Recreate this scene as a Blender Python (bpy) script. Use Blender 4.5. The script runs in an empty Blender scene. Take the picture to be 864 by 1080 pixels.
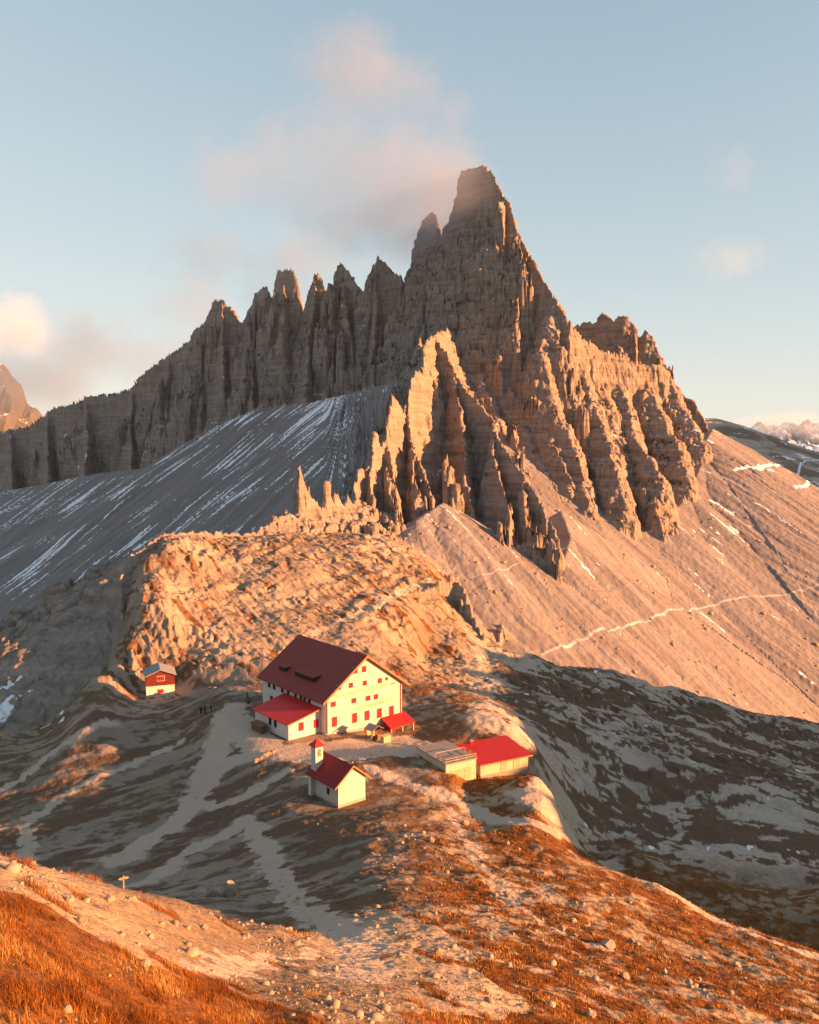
import bpy, math, random
import numpy as np
from concurrent.futures import ThreadPoolExecutor
from mathutils import Vector

Q = 1.0                      # mesh density of the terrain
SC = bpy.context.scene
COL = SC.collection
R = math.radians

# ------------------------------------------------------------------ camera
F_PX, HORIZ, CAM_Z = 900.0, 470.0, 50.0
PITCH = math.atan((540 - HORIZ) / F_PX)
CP, SP = math.cos(PITCH), math.sin(PITCH)

def ray(u, v):
    xc, yc = (u - 432) / F_PX, (540 - v) / F_PX
    return np.array([xc, CP + yc * SP, -SP + yc * CP])

def at(u, v, Y):
    d = ray(u, v)
    return np.array([0, 0, CAM_Z]) + d * (Y / d[1])

def at_z(u, v, z):
    d = ray(u, v)
    return np.array([0, 0, CAM_Z]) + d * ((z - CAM_Z) / d[2])

cam = bpy.data.cameras.new('camera')
cam_o = bpy.data.objects.new('camera', cam)
COL.objects.link(cam_o)
cam.sensor_fit = 'AUTO'
cam.sensor_width = 36
cam.lens = F_PX / 1080 * 36
cam.clip_start = 0.5
cam.clip_end = 40000
cam_o.location = (0, 0, CAM_Z)
cam_o.rotation_euler = (math.pi / 2 - PITCH, 0, 0)
SC.camera = cam_o

# ------------------------------------------------------------------ noise
def _hash(ix, iy, seed):
    h = ix.astype(np.uint32) * np.uint32(374761393) + iy.astype(np.uint32) * np.uint32(668265263) + np.uint32((seed * 2246822519) & 0xffffffff)
    h = (h ^ (h >> np.uint32(13))) * np.uint32(1274126177)
    return h ^ (h >> np.uint32(16))

_ang = np.linspace(0, 2 * np.pi, 256, endpoint=False)
_GX, _GY = np.cos(_ang).astype(np.float32), np.sin(_ang).astype(np.float32)

def noise(x, y, seed=0):
    x = np.asarray(x, np.float32); y = np.asarray(y, np.float32)
    fx, fy = np.floor(x), np.floor(y)
    ix, iy = fx.astype(np.int32), fy.astype(np.int32)
    dx, dy = x - fx, y - fy
    sx = dx * dx * dx * (dx * (dx * 6 - 15) + 10)
    sy = dy * dy * dy * (dy * (dy * 6 - 15) + 10)
    def g(a, b):
        k = (_hash(ix + a, iy + b, seed) & np.uint32(255)).astype(np.int32)
        return _GX[k] * (dx - a) + _GY[k] * (dy - b)
    n0 = g(0, 0); n0 += sx * (g(1, 0) - n0)
    n1 = g(0, 1); n1 += sx * (g(1, 1) - n1)
    return (n0 + sy * (n1 - n0)) * np.float32(1.5)

def fbm(x, y, octaves, seed=0, gain=0.5, lac=2.03):
    s, a = 0, 1.0
    for i in range(octaves):
        s = s + a * noise(x, y, seed + i * 17)
        x = x * lac + 3.7; y = y * lac - 1.9; a *= gain
    return s

def ridged(x, y, octaves, seed=0, gain=0.5, lac=2.1):
    s, a = 0, 1.0
    for i in range(octaves):
        s = s + a * (1 - 2 * np.abs(noise(x, y, seed + i * 31)))
        x = x * lac + 1.3; y = y * lac + 5.1; a *= gain
    return s

def cells(x, y, seed=0):
    """random value of the nearest jittered cell, and the distance to its border"""
    x = np.asarray(x, np.float32); y = np.asarray(y, np.float32)
    ix, iy = np.floor(x).astype(np.int32), np.floor(y).astype(np.int32)
    b1 = np.full(x.shape, 9, np.float32); b2 = b1.copy(); val = np.zeros(x.shape, np.float32)
    for a in (-1, 0, 1):
        for c in (-1, 0, 1):
            h = _hash(ix + a, iy + c, seed)
            px = ix + a + (h & np.uint32(1023)).astype(np.float32) / 1023; py = iy + c + ((h >> np.uint32(10)) & np.uint32(1023)).astype(np.float32) / 1023
            d = (px - x) ** 2 + (py - y) ** 2
            near = d < b1
            b2 = np.where(near, b1, np.minimum(b2, d)); val = np.where(near, (h >> np.uint32(20)).astype(np.float32) / 4095, val); b1 = np.where(near, d, b1)
    return val - .5, np.sqrt(b2) - np.sqrt(b1)

def sstep(a, b, x):
    t = np.clip((x - a) / (b - a), 0, 1)
    return t * t * (3 - 2 * t)

# ------------------------------------------------------------------ base relief: control points (u, v, Y) measured on the photograph
CTRL = [
 # knoll of the near slope at the left, and the drop behind it
 (-60,1090,13),(0,1080,14),(0,1010,16.5),(0,960,19),(0,908,24),(-60,895,25),(0,938,36),(0,950,45),
 (100,1080,16),(100,1000,20.5),(100,960,24),(100,930,28.5),(100,958,40),(100,955,50),
 (200,1080,19),(200,1030,23),(200,990,28),(200,955,33.5),(205,975,44),(205,962,54),
 (280,1080,22),(280,1030,28),(280,1000,35),(290,977,39),(300,985,46),(310,975,54),
 (330,1080,22.6),(340,1040,28.8),(345,1000,39.4),(350,970,53),
 (432,1080,26),(432,1040,33),(432,1000,42.5),(432,960,54),(432,930,66),(432,905,78),(432,880,90),(432,855,103),(432,835,114),(430,818,122),(430,798,128),
 (520,1080,30.6),(520,1040,37.1),(520,1000,46.4),(520,960,59.5),(520,920,77.5),(520,890,91.7),(520,860,108.2),(500,835,121),(480,825,120),
 (600,1080,34.1),(600,1030,42.7),(600,980,56.6),(600,940,72.8),(600,905,91.2),(600,880,107.4),
 (700,1080,37.8),(700,1040,46.3),(700,1000,59.6),(700,965,74.3),(700,938,90.1),
 (800,1080,42.2),(800,1040,52.9),(800,1010,65.5),(800,985,79.4),
 (864,1080,45.5),(864,1045,56.4),(864,1022,66.6),(864,1003,78.1),(960,1100,47.2),(960,1060,60.4),(960,1040,78.8),
 (0,1250,8.5),(100,1250,10),(200,1250,12),(300,1250,14.5),(432,1250,17),(600,1250,20),(864,1250,25),(-150,1250,7.5),
 # plateau
 (300,935,72),(300,900,88),(300,870,99),(300,850,108),(300,820,122),(300,795,134),(310,775,146),
 (220,930,80.7),(220,900,95.2),(220,850,117),(220,800,140.8),(220,760,160.4),(240,735,172),(330,730,180),(400,730,188),
 (120,930,88.6),(120,900,102.3),(120,850,123.4),(120,800,146.6),(130,765,164.6),(160,736,188),(150,722,197),
 (0,905,103.4),(0,870,119.2),(0,830,140.3),(0,800,157.2),(0,775,174.1),(60,770,170.9),(100,750,166),(125,732,186),
 (-120,905,105.5),(-120,850,128.7),(-120,800,156.1),(-120,778,174.1),
 (0,790,230),(80,772,230),(-120,800,240),(110,742,215),(0,775,300),(60,745,290),(-120,790,330),
 (440,775,150),(470,765,155),(400,765,152),(560,822,127),(520,790,138),(590,850,117.5),(578,833,123),(600,868,112.5),(604,885,108.5),
 # right of the crest: steep drop, then the moor
 (600,905,124),(660,930,112),(700,955,107),(800,1000,99),(864,1022,91),(960,1040,90),
 (590,870,140),(660,905,135),(760,940,125),(864,960,118),(960,980,115),
 (570,800,150),(620,815,175),(600,760,205),(540,745,200),(480,730,195),(700,870,160),(800,890,150),(864,900,150),(960,920,150),
 (700,800,200),(800,830,190),(864,840,190),(960,860,195),
 (450,702,226),(450,693,240),(520,692,252),(560,697,262),(620,710,270),(660,716,278),(720,732,286),(760,745,294),(820,757,300),(864,767,306),(960,790,318),
 (480,712,222),(600,730,240),(700,755,250),(800,785,260),(864,800,262),(960,820,280),
 (520,705,300),(600,725,320),(700,760,345),(780,790,370),(864,815,390),(960,830,400),
 # knoll behind the huts
 (186,716,199),(184,704,206),(250,702,200),(330,690,212),(400,692,218),(430,695,222),
 (180,660,212),(180,620,236),(180,567,272),(150,694,208),(150,640,218),(150,592,250),
 (240,660,222),(240,620,250),(240,566,296),(300,650,232),(300,610,262),(300,561,314),
 (370,650,240),(370,610,272),(370,570,318),(430,650,250),(430,630,268),(430,605,292),(430,575,335),
 (480,668,252),(500,660,275),(480,625,300),(520,680,268),
 (130,620,275),(160,590,300),(220,590,330),(280,590,360),(340,580,390),
 (95,640,280),(80,680,260),(110,690,215),(100,715,195),
]
# points given as (x, y, z): valleys, far hill, sides, the ground under the camera
CTRL_XYZ = [
 (0,2,48.2),(-3,3,48.0),(3,3,47.2),(-4,7,43.6),(5,7,41.5),(0,7,43),(-10,5,46),(10,5,40),(-14,14,41.5),(17,14,34.5),
 (27,21,21),(40,30,13),(60,40,4),(20,8,31),(100,70,-12),(140,90,-25),(-70,60,14),(-120,100,-4),(70,60,4),(120,100,-22),(-200,170,-30),(200,170,-45),(-300,250,-90),(330,270,-85),
 (-150,320,-95),(-250,420,-110),(-330,520,-110),(-120,420,-70),(-450,700,-100),(-600,900,-90),(-300,700,-70),
 (60,420,-70),(140,460,-80),(220,470,-95),(330,560,-70),(100,700,-60),(300,700,-25),(0,900,-80),(-250,1100,-80),(-800,1300,-80),
 (420,800,0),(380,800,4),(480,900,14),(520,1000,26),(450,1060,60),(380,1120,84),(520,1110,40),(700,1150,10),(640,900,-10),(560,700,-40),
 (600,1500,-60),(300,1500,-60),(0,1500,-80),(-500,1700,-80),(900,1700,-80),
]
def _feat(phi, r):
    return np.stack([np.asarray(phi) * 4.0, np.log(np.maximum(r, 2.0)) * 1.6], -1)

def _tps(d2):
    return 0.5 * d2 * np.log(d2 + 1e-9)

def _build_base():
    P, g = [], []
    for u, v, Y in CTRL:
        p = at(u, v, Y); r = math.hypot(p[0], p[1]); P.append((math.atan2(p[0], p[1]), r)); g.append((p[2] - CAM_Z) / r)
    for x, y, z in CTRL_XYZ:
        r = math.hypot(x, y); P.append((math.atan2(x, y), r)); g.append((z - CAM_Z) / r)
    P = np.array(P); g = np.array(g)
    f = _feat(P[:, 0], P[:, 1]); n = len(f)
    d2 = ((f[:, None] - f[None]) ** 2).sum(-1)
    A = np.zeros((n + 3, n + 3)); A[:n, :n] = _tps(d2) + np.eye(n) * 2e-3
    A[:n, n] = 1; A[:n, n + 1:] = f; A[n, :n] = 1; A[n + 1:, :n] = f.T
    w = np.linalg.solve(A, np.concatenate([g, np.zeros(3)]))
    ph = np.linspace(-0.85, 0.85, 340); lr = np.linspace(math.log(2), math.log(1800), 420)
    PH, LR = np.meshgrid(ph, lr, indexing='ij')
    ff = _feat(PH.ravel(), np.exp(LR.ravel()))
    out = np.zeros(len(ff))
    for i in range(0, len(ff), 20000):
        d2 = ((ff[i:i + 20000, None] - f[None]) ** 2).sum(-1)
        out[i:i + 20000] = _tps(d2) @ w[:n] + w[n] + ff[i:i + 20000] @ w[n + 1:]
    return out.reshape(PH.shape).astype(np.float32)
BASE = _build_base()

def bilin(T, i, j):
    i = np.clip(i, 0, T.shape[0] - 1.001); j = np.clip(j, 0, T.shape[1] - 1.001)
    a, b = i.astype(np.int32), j.astype(np.int32); fi, fj = (i - a).astype(np.float32), (j - b).astype(np.float32)
    return (T[a, b] * (1 - fi) + T[a + 1, b] * fi) * (1 - fj) + (T[a, b + 1] * (1 - fi) + T[a + 1, b + 1] * fi) * fj

OCC = [(231, 38, 43.5, 281, 201.6, 36, 1.0), (720, 780, 150, 790, 1150, 170, .9),  # unseen ridges added outside the frame to shade moor and far hill: (x, y, z, slope)
]
def base_z(x, y):
    phi, r = np.arctan2(x, y), np.hypot(x, y)
    pc = np.clip(phi, -0.84, 0.84)
    rc = np.clip(r, 2.0, 1790)
    g = bilin(BASE, (pc + 0.85) / 1.7 * 339, (np.log(rc) - math.log(2)) / (math.log(1800) - math.log(2)) * 419)
    zf = CAM_Z + g * rc
    far = sstep(1300, 1800, r)
    zf = zf * (1 - far) + (-90) * far
    back = np.minimum(48.2 + 0.22 * np.maximum(-y, -200) - 1.15 * np.clip(x, 0, 16) - .3 * np.maximum(x - 16, 0) - .25 * np.maximum(-x, 0), 120)
    back = back * (1 - far) - 90 * far
    b = sstep(0.8, 1.7, np.abs(phi))
    z = zf * (1 - b) + back * b
    for (ax, ay, az, bx, by, bz, s) in OCC:
        ex, ey = bx - ax, by - ay
        t = np.clip(((x - ax) * ex + (y - ay) * ey) / (ex * ex + ey * ey), 0, 1)
        d = np.hypot(x - ax - t * ex, y - ay - t * ey)
        z = np.maximum(z, az + t * (bz - az) - s * d + 2.5 * noise(x / 30, y / 30, 301) + 1.2 * noise(x / 11, y / 11, 302))
    return z

# ------------------------------------------------------------------ rock skeleton: crests (u, v, Y), profile (S0 near the crest for d0 metres, then S1)
CRESTS = []
def crest(pts, S0, d0, S1):
    CRESTS.append(([at(*p) for p in pts], S0, d0, S1))

_left = [(-160, 505, 1010), (-90, 486, 985), (-40, 470, 965), (0, 452, 945), (12, 449, 940), (31, 446, 930), (52, 430, 915), (66, 424, 905), (78, 420, 900), (95, 415, 890), (110, 412, 882), (125, 409, 875), (135, 407, 870), (141, 404, 866), (148, 397, 862), (156, 386, 858), (168, 379, 852), (180, 370, 845), (190, 364, 838), (200, 356, 830), (204, 350, 828), (208, 342, 824), (214, 338, 820), (219, 334, 816), (224, 322, 812), (229, 313, 808), (237, 312, 802), (242, 319, 798), (247, 321, 794), (256, 337, 788), (264, 321, 782), (271, 305, 776), (278, 300, 772), (284, 298, 768), (291, 316, 764), (294, 284, 762), (297, 281, 760), (311, 281, 752), (314, 288, 750), (318, 300, 748), (324, 334, 744), (329, 298, 740), (334, 286, 736), (338, 287, 734), (342, 294, 732), (348, 313, 728), (353, 289, 724), (357, 279, 722), (362, 274, 719), (368, 279, 716), (375, 289, 712), (383, 301, 708), (387, 306, 706), (390, 324, 704), (392, 290, 702), (395, 276, 700), (400, 267, 698), (406, 270, 695), (411, 278, 692), (417, 285, 688), (424, 289, 684), (430, 306, 680), (435, 290, 676)]
crest(_left, 7.0, 5, 2.1)
_peak = [(435, 298, 703.6), (437, 272, 701.4), (440, 262, 699.1), (443, 240, 695.8), (448, 228, 692.3), (453, 224, 689.8), (457, 222, 687.4), (462, 222, 683.9), (465, 238, 680.6), (468, 247, 678.3), (474, 234, 674.7), (480, 216, 671.1), (485, 192, 666.6), (489, 178, 663.2), (493, 176, 660.8), (499, 175, 657.2), (506, 172, 652.5), (511, 170, 649.0), (518, 176, 642.3), (524, 180, 636.6), (528, 191, 632.8), (533, 204, 628.0), (538, 209, 623.2), (542, 215, 619.4), (546, 228, 615.6), (549, 240, 612.7), (555, 253, 607.0), (561, 265, 601.3), (567, 275, 595.6), (573, 289, 589.9), (578, 299, 585.1), (585, 311, 578.4), (592, 322, 571.7), (598, 334, 566.0), (606, 343, 568.5), (615, 352, 571.2), (628, 361, 575.2), (641, 368, 579.2), (652, 371, 582.5), (664, 370, 586.2), (671, 381, 588.4), (684, 383, 592.3), (697, 380, 596.3), (703, 385, 598.2), (709, 394, 600.0), (714, 411, 598), (720, 425, 596), (727, 438, 595), (736, 447, 595), (744, 456, 596)]
crest(_peak, 5.5, 7, 1.9)
_teeth = [(590,345,700),(604,344,698),(611,340,695),(616,338,694),(621,336,692),(630,340,690),(634,334,688),(639,327,686),(644,331,684),(649,336,682),(655,332,680),(660,331,678),(667,337,676),(672,343,674),(676,354,670),(680,348,668),(685,346,666),(690,354,664),(695,370,660),(701,381,656),(709,394,650),(714,408,645),(722,414,640),(729,419,636),(736,424,633),(742,434,630),(746,445,626),(750,456,622)]
crest(_teeth, 4.0, 6, 1.9)
# buttresses of the main face
crest([(480,215,672),(474,262,662),(462,300,652),(452,330,632),(446,352,602),(440,376,570)], 3.0, 6, 1.8)
crest([(474,345,575),(466,349,530),(461,352,492)], 2.6, 6, 2.0)
crest([(500,300,628),(497,350,600),(510,400,566),(528,440,537)], 1.1, 6, 2.7)
crest([(530,330,606),(534,395,570),(550,432,546),(571,480,513),(590,521,482)], 1.1, 6, 2.7)
crest([(556,345,582),(562,400,558),(574,440,535),(588,468,513),(602,504,488)], 1.1, 6, 2.7)
crest([(585,314,579),(578,340,568),(570,366,556),(582,405,541),(596,440,526),(608,470,508),(618,505,486),(624,525,476)], 1.1, 6, 2.7)
crest([(606,344,582),(614,378,570),(628,420,550),(641,462,526),(650,488,500),(658,512,482),(662,532,472)], 1.1, 6, 2.7)
crest([(628,362,588),(634,392,578),(645,425,562),(650,455,545),(660,480,530)], 1.1, 6, 2.7)
crest([(652,372,591),(655,400,580),(664,430,562),(672,462,540),(684,478,520),(697,498,504),(703,514,494)], 1.1, 6, 2.7)
crest([(684,384,597),(686,405,588),(698,432,572),(708,455,556),(715,462,547),(721,480,534),(726,494,525)], 1.1, 6, 2.7)
crest([(709,396,600),(717,424,588),(731,446,575),(739,460,567),(742,468,562)], 1.1, 6, 2.7)
# towers of the left wall: a rib below every top, gullies between
for (u0, v0, Y0, u1, v1, Y1) in [(302,283,758,300,350,712),(334,286,736,322,410,664),(357,279,722,352,405,664),(363,276,719,372,360,672),(400,268,698,392,390,640),(424,290,684,420,395,624),(271,305,776,268,420,700),(237,312,802,236,400,738),(219,334,816,212,440,742),(180,370,845,176,470,768),(141,404,866,138,490,784),(95,415,890,92,498,802),(52,430,915,52,505,830),(12,449,940,14,512,850)]:
    crest([(u0, v0, Y0), ((u0 * .6 + u1 * .4), v0 * .62 + v1 * .38, Y0 * .72 + Y1 * .28), (u1, v1, Y1)], 5.0, 6, 2.5)
# front arm: buttress B
crest([(461,352,492),(468,364,486),(476,379,478),(486,396,468),(497,412,458),(511,426,450),(523,437,443),(528,456,432),(536,468,425),(544,481,418),(555,496,410),(565,511,403),(572,522,398),(578,533,393),(587,549,388),(592,562,384),(596,585,381)], 4.5, 5, 2.6)
crest([(476,380,478),(482,410,462),(488,440,447),(492,470,432),(494,498,420),(500,524,408)], 4.5, 4, 3.0)
crest([(523,440,443),(524,470,425),(531,500,410),(538,530,398),(543,556,389),(546,580,382)], 4.5, 4, 3.0)
crest([(555,500,408),(556,530,396),(562,560,386),(570,592,379)], 4.5, 4, 3.0)
# front arm: spires of A
crest([(461,352,492),(455,352,484),(448,354,476),(446,374,468),(443,389,458)], 5.0, 4, 3.2)
crest([(443,389,458),(441,388,450),(438,396,446),(436,420,436),(438,445,428),(443,470,418),(452,496,406),(460,522,394)], 6.0, 5, 3.4)
crest([(441,392,450),(430,430,432),(420,414,424),(417,413,421),(414,428,416),(412,450,410),(414,480,400),(420,512,388),(426,545,371)], 6.0, 5, 3.2)
crest([(412,455,408),(404,470,403),(399,450,401),(396,449,400),(395,470,396),(394,500,386),(398,530,374),(400,548,366)], 7.0, 3, 3.2)
crest([(395,478,396),(388,494,390),(382,489,387),(378,505,380),(376,530,368),(380,552,356)], 5.0, 4, 2.8)
# the broken crest of the knoll
_kn = [(380,520,382),(372,532,366),(364,530,360),(356,528,356),(348,532,350),(339,534,346),(330,538,341),(318,540,336),(308,540,330),(298,544,324),(290,547,320),(282,553,315),(270,558,310),(256,561,304),(240,558,297),(226,561,291),(214,558,287),(200,563,281),(185,560,276),(172,562,271),(160,568,266),(150,580,259),(140,585,254),(131,590,249),(126,600,246),(124,614,240)]
crest(_kn, 1.2, 2.0, .6)
crest([(346,497,351),(343,499,350)], 7.0, 5, 2.0)
crest([(357,517,356),(352,514,354)], 6.0, 3, 2.0)
crest([(322,484,341),(319,483,340)], 9.0, 5, 2.2)
crest([(326,500,342),(330,512,344)], 6.0, 4, 2.0)
crest([(366,522,361),(372,524,366)], 6.0, 3, 2.0)
crest([(334,520,345),(336,524,346)], 6.0, 3, 2.0)
crest([(308,530,333),(303,533,330)], 5.0, 2, 2.0)
crest([(293,541,325),(288,544,322)], 4.0, 2, 1.6)
crest([(131,590,249),(128,640,228),(136,668,214),(142,690,202)], 2.5, 2, 1.3)
crest([(345,540,345),(320,560,325),(290,572,305),(262,578,292)], 3.0, 1.5, .8)
crest([(395,640,262),(412,634,266),(430,624,272),(452,616,278),(470,608,284),(484,607,287),(492,616,284),(498,632,277),(506,652,268),(514,668,260)], 3.5, 2.5, 1.0)
crest([(200,620,246),(215,602,258),(235,598,266),(250,600,270)], 2.5, 1.0, .7)

def densify(pts, step):
    out = []
    for a, b in zip(pts[:-1], pts[1:]):
        n = max(1, int(np.linalg.norm((b - a)[:2]) / step))
        for k in range(n):
            out.append(a + (b - a) * k / n)
    out.append(pts[-1]); return out

# raster of the skeleton
RX0, RX1, RY0, RY1, RS = -760.0, 420.0, 180.0, 1100.0, 1.0
NXR, NYR = int((RX1 - RX0) / RS), int((RY1 - RY0) / RS)
GXr = (RX0 + np.arange(NXR) * RS).astype(np.float32); GYr = (RY0 + np.arange(NYR) * RS).astype(np.float32)
ROCK = np.full((NXR, NYR), -400, np.float32); RARC = np.zeros((NXR, NYR), np.float32); RD = np.zeros((NXR, NYR), np.float32)
def seg_eval(T, a, b, prof, reach, arc=None, D=None, s0=0.0):
    x0, x1 = min(a[0], b[0]) - reach, max(a[0], b[0]) + reach
    y0, y1 = min(a[1], b[1]) - reach, max(a[1], b[1]) + reach
    i0, i1 = np.searchsorted(GXr, [x0, x1]); j0, j1 = np.searchsorted(GYr, [y0, y1])
    if i1 <= i0 or j1 <= j0: return
    X, Y = GXr[i0:i1, None], GYr[None, j0:j1]
    ex, ey = b[0] - a[0], b[1] - a[1]; L2 = ex * ex + ey * ey + 1e-6
    t = np.clip(((X - a[0]) * ex + (Y - a[1]) * ey) / L2, 0, 1)
    d = np.sqrt((X - a[0] - t * ex) ** 2 + (Y - a[1] - t * ey) ** 2)
    h = a[2] + t * (b[2] - a[2]) - prof(d)
    sub = T[i0:i1, j0:j1]
    if arc is not None:
        m = h > sub
        arc[i0:i1, j0:j1][m] = (s0 + t * math.sqrt(L2))[m]
        D[i0:i1, j0:j1][m] = d[m]
    np.maximum(sub, h, out=sub)
for pts, S0, d0, S1 in CRESTS:
    zmax = max(p[2] for p in pts)
    reach = min(260, d0 + (zmax + 120) / S1)
    for a, b in zip(pts[:-1], pts[1:]):
        seg_eval(ROCK, a, b, lambda d: S0 * np.minimum(d, d0) + S1 * np.maximum(d - d0, 0), reach, RARC, RD)

TALUS = np.full((NXR, NYR), -400, np.float32); TARC = np.zeros((NXR, NYR), np.float32); TD = np.zeros((NXR, NYR), np.float32)
FEET = [
 ([(-160,545,930),(-60,528,880),(0,519,845),(104,499,790),(167,492,760),(218,455,735),(270,430,700),(333,423,660),(380,412,630),(416,403,605),(450,395,585)], .60),
 ([(440,548,372),(467,530,386),(482,537,390),(510,565,388),(544,585,384),(570,600,380),(594,594,383)], .62),
 ([(594,594,383),(602,566,408),(592,538,428)], .66),
 ([(592,524,478),(612,537,475),(628,558,470),(664,568,466),(690,556,480),(706,546,490),(727,520,520),(742,485,558),(747,461,584),(752,452,612)], .60),
 ([(752,452,612),(765,478,592),(795,499,570),(818,522,548),(842,549,524),(866,577,500),(960,680,450)], .66),
]
_s = 0.0
for pts, T in FEET:
    P = [at(*p) for p in pts]
    for a, b in zip(P[:-1], P[1:]):
        seg_eval(TALUS, a, b, lambda d: T * d, 420, TARC, TD, _s)
        _s += math.hypot(b[0] - a[0], b[1] - a[1])
    _s += 500

PADS = []     # level ground under the buildings: (x, y, radius, z)

def fall_coord(x, y):
    """coordinate across the fall line of the two screes"""
    w = sstep(-.10, .02, np.arctan2(x, y))
    return (x * .80 - y * .60) * (1 - w) + (x * .78 + y * .62) * w + 3.5 * noise(x / 60, y / 60, 38)

def height(x, y, detail=True):
    """z and the masks of the relief at world x, y"""
    x = np.asarray(x, np.float32); y = np.asarray(y, np.float32)
    r = np.hypot(x, y)
    zb = base_z(x, y)
    ii, jj = (x - RX0) / RS, (y - RY0) / RS
    inside = (ii > 1) & (jj > 1) & (ii < NXR - 2) & (jj < NYR - 2)
    zt = np.where(inside, bilin(TALUS, ii, jj), -400)
    # ---- rock: sampled through a ridged domain warp, so that cliffs get pillars and gullies
    amp = sstep(205, 330, y)
    if detail:
        wx = 7.0 * fbm(x / 34, y / 34, 2, 5) + 3.2 * ridged(x / 13, y / 13, 2, 9) + 1.7 * ridged(x / 4.4, y / 4.4, 2, 13) + .6 * noise(x / 1.5, y / 1.5, 14)
        wy = 7.0 * fbm(x / 34, y / 34, 2, 7) + 3.2 * ridged(x / 13 + 40, y / 13, 2, 11) + 1.7 * ridged(x / 4.4 + 9, y / 4.4, 2, 15) + .6 * noise(x / 1.5, y / 1.5 + 3, 16)
        k = 0.25 + 0.75 * amp
        crestness = 1.0
        rd = bilin(RD, np.clip(ii, 1, NXR - 2), np.clip(jj, 1, NYR - 2))
        k = k * (.22 + .78 * sstep(2, 26, rd))
        wx += 9.0 * ridged(x / 55 + 3, y / 55, 1, 17); wy += 9.0 * ridged(x / 55, y / 55 + 7, 1, 19)
        flank = 1 + .55 * sstep(.08, .14, np.arctan2(x, y)) * sstep(8, 30, rd)
        wx = wx * flank; wy = wy * flank
        xr, yr = x + wx * k * .75, y + wy * k * .75
    else:
        xr, yr = x, y
    ri, rj = (xr - RX0) / RS, (yr - RY0) / RS
    zr = np.where(inside, bilin(ROCK, ri, rj), -400)
    if detail:
        per = np.where(y > 420, 17.0, 7.0) 
        zz = zr + 4.0 * fbm(x / 60, y / 60, 2, 21) + 0.10 * x
        f = zz / per; fl = np.floor(f); fr = f - fl
        c1, e1 = cells((x + .5 * wx) / 11, (y + .5 * wy) / 11, 25); c2, e2 = cells((x + .4 * wx) / 4.3, (y + .4 * wy) / 4.3, 26)
        big = amp * sstep(6, 30, rd + 3)
        c0, e0 = cells((x + .6 * wx) / 24, (y + .6 * wy) / 24, 24)
        zr = zr + (15.0 * c0 - 3.0 * (1 - sstep(0, .10, e0))) * big * sstep(6, 34, rd) * sstep(.08, .13, np.arctan2(x, y)) * sstep(430, 460, y)
        zr = zr + (11.0 * c1 - 2.5 * (1 - sstep(0, .16, e1))) * big + (5.2 * c2 - 1.6 * (1 - sstep(0, .2, e2))) * (.25 + .75 * amp) * (.35 + .65 * sstep(2, 20, rd))
        f5 = (zr + 1.5 * fbm(x / 30, y / 30, 2, 27) + .10 * x) / 5.2; f5 = f5 - np.floor(f5)
        zr = zr + 2.2 * (f5 ** 3 - f5) * (.3 + .7 * amp)
        zr = zr + per * 0.55 * (fr ** 3 - fr) * (0.35 + 0.65 * amp) * sstep(0, 22, rd + 4) + (0.9 * fbm(x / 2.3, y / 2.3, 2, 23) + .5) * (0.4 + .6 * amp)
    # ---- talus rills
    if detail:
        arc = fall_coord(x, y)
        td = bilin(TD, ii, jj)
        lw = 1 + .9 * sstep(-.03, -.10, np.arctan2(x, y))
        zt = zt + lw * (1.0 * ridged((arc + 4 * noise(x / 40, y / 40, 37)) / 19, td / 110, 3, 31) + .3 * fbm(arc / 5, td / 45, 2, 33)) * (.5 + .8 * sstep(-.4, .6, noise(arc / 70, td / 120, 39))) * sstep(2, 30, td) + 0.25 * fbm(x / 3.0, y / 3.0, 3, 35)
    # smooth union of ground and talus
    kk = 6.0
    h = np.clip(0.5 + 0.5 * (zt - zb) / kk, 0, 1)
    zg = zb * (1 - h) + zt * h + kk * h * (1 - h)
    if detail:
        near = sstep(0, 40, r)
        rough = 0.10 + 0.9 * sstep(20, 120, r)
        zg = zg + (1 - h) * (1.3 * fbm(x / 26, y / 26, 2, 41) * sstep(60, 220, r) + .35 * fbm(x / 7, y / 7, 2, 43) * sstep(15, 90, r)
             + .16 * fbm(x / 1.7, y / 1.7, 3, 45) * sstep(8, 60, r) + .035 * fbm(x / .45, y / .45, 2, 47) * (1 - sstep(60, 140, r)))
        # limestone knobs on knoll and moor
        kn = sstep(.15, .75, ridged(x / 9, y / 9, 3, 51)) * sstep(150, 210, y)
        zg = zg + (1 - h) * kn * (1.1 - .8 * sstep(.12, .04, np.arctan2(x, y)))
        kreg = sstep(186, 215, r) * (1 - sstep(.08, .14, np.arctan2(x, y))) * (1 - sstep(-.40, -.46, np.arctan2(x, y)))
        cv, ce = cells(x / 5.5 + .3 * noise(x / 6, y / 6, 53), y / 5.5, 54)
        blk = sstep(.02, .5, fbm(x / 20, y / 20, 2, 55) + .9 * sstep(250, 300, r) - .45)
        zg = zg + (1 - h) * kreg * ((1.2 * cv - .5 * (1 - sstep(0, .2, ce))) * blk + .20 * fbm(x / 2.5, y / 2.5, 3, 56) + .38 * ridged((x * .75 + y * .66) / 5, (-x * .66 + y * .75) / 28, 3, 59))
        f2 = (zg + 1.2 * fbm(x / 18, y / 18, 2, 57) - .12 * x) / 2.6; f2 = f2 - np.floor(f2)
        zg = zg + (1 - h) * kreg * 1.3 * (f2 ** 4 - f2) * sstep(.0, .5, fbm(x / 30 + 5, y / 30, 2, 58) + .25)
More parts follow.
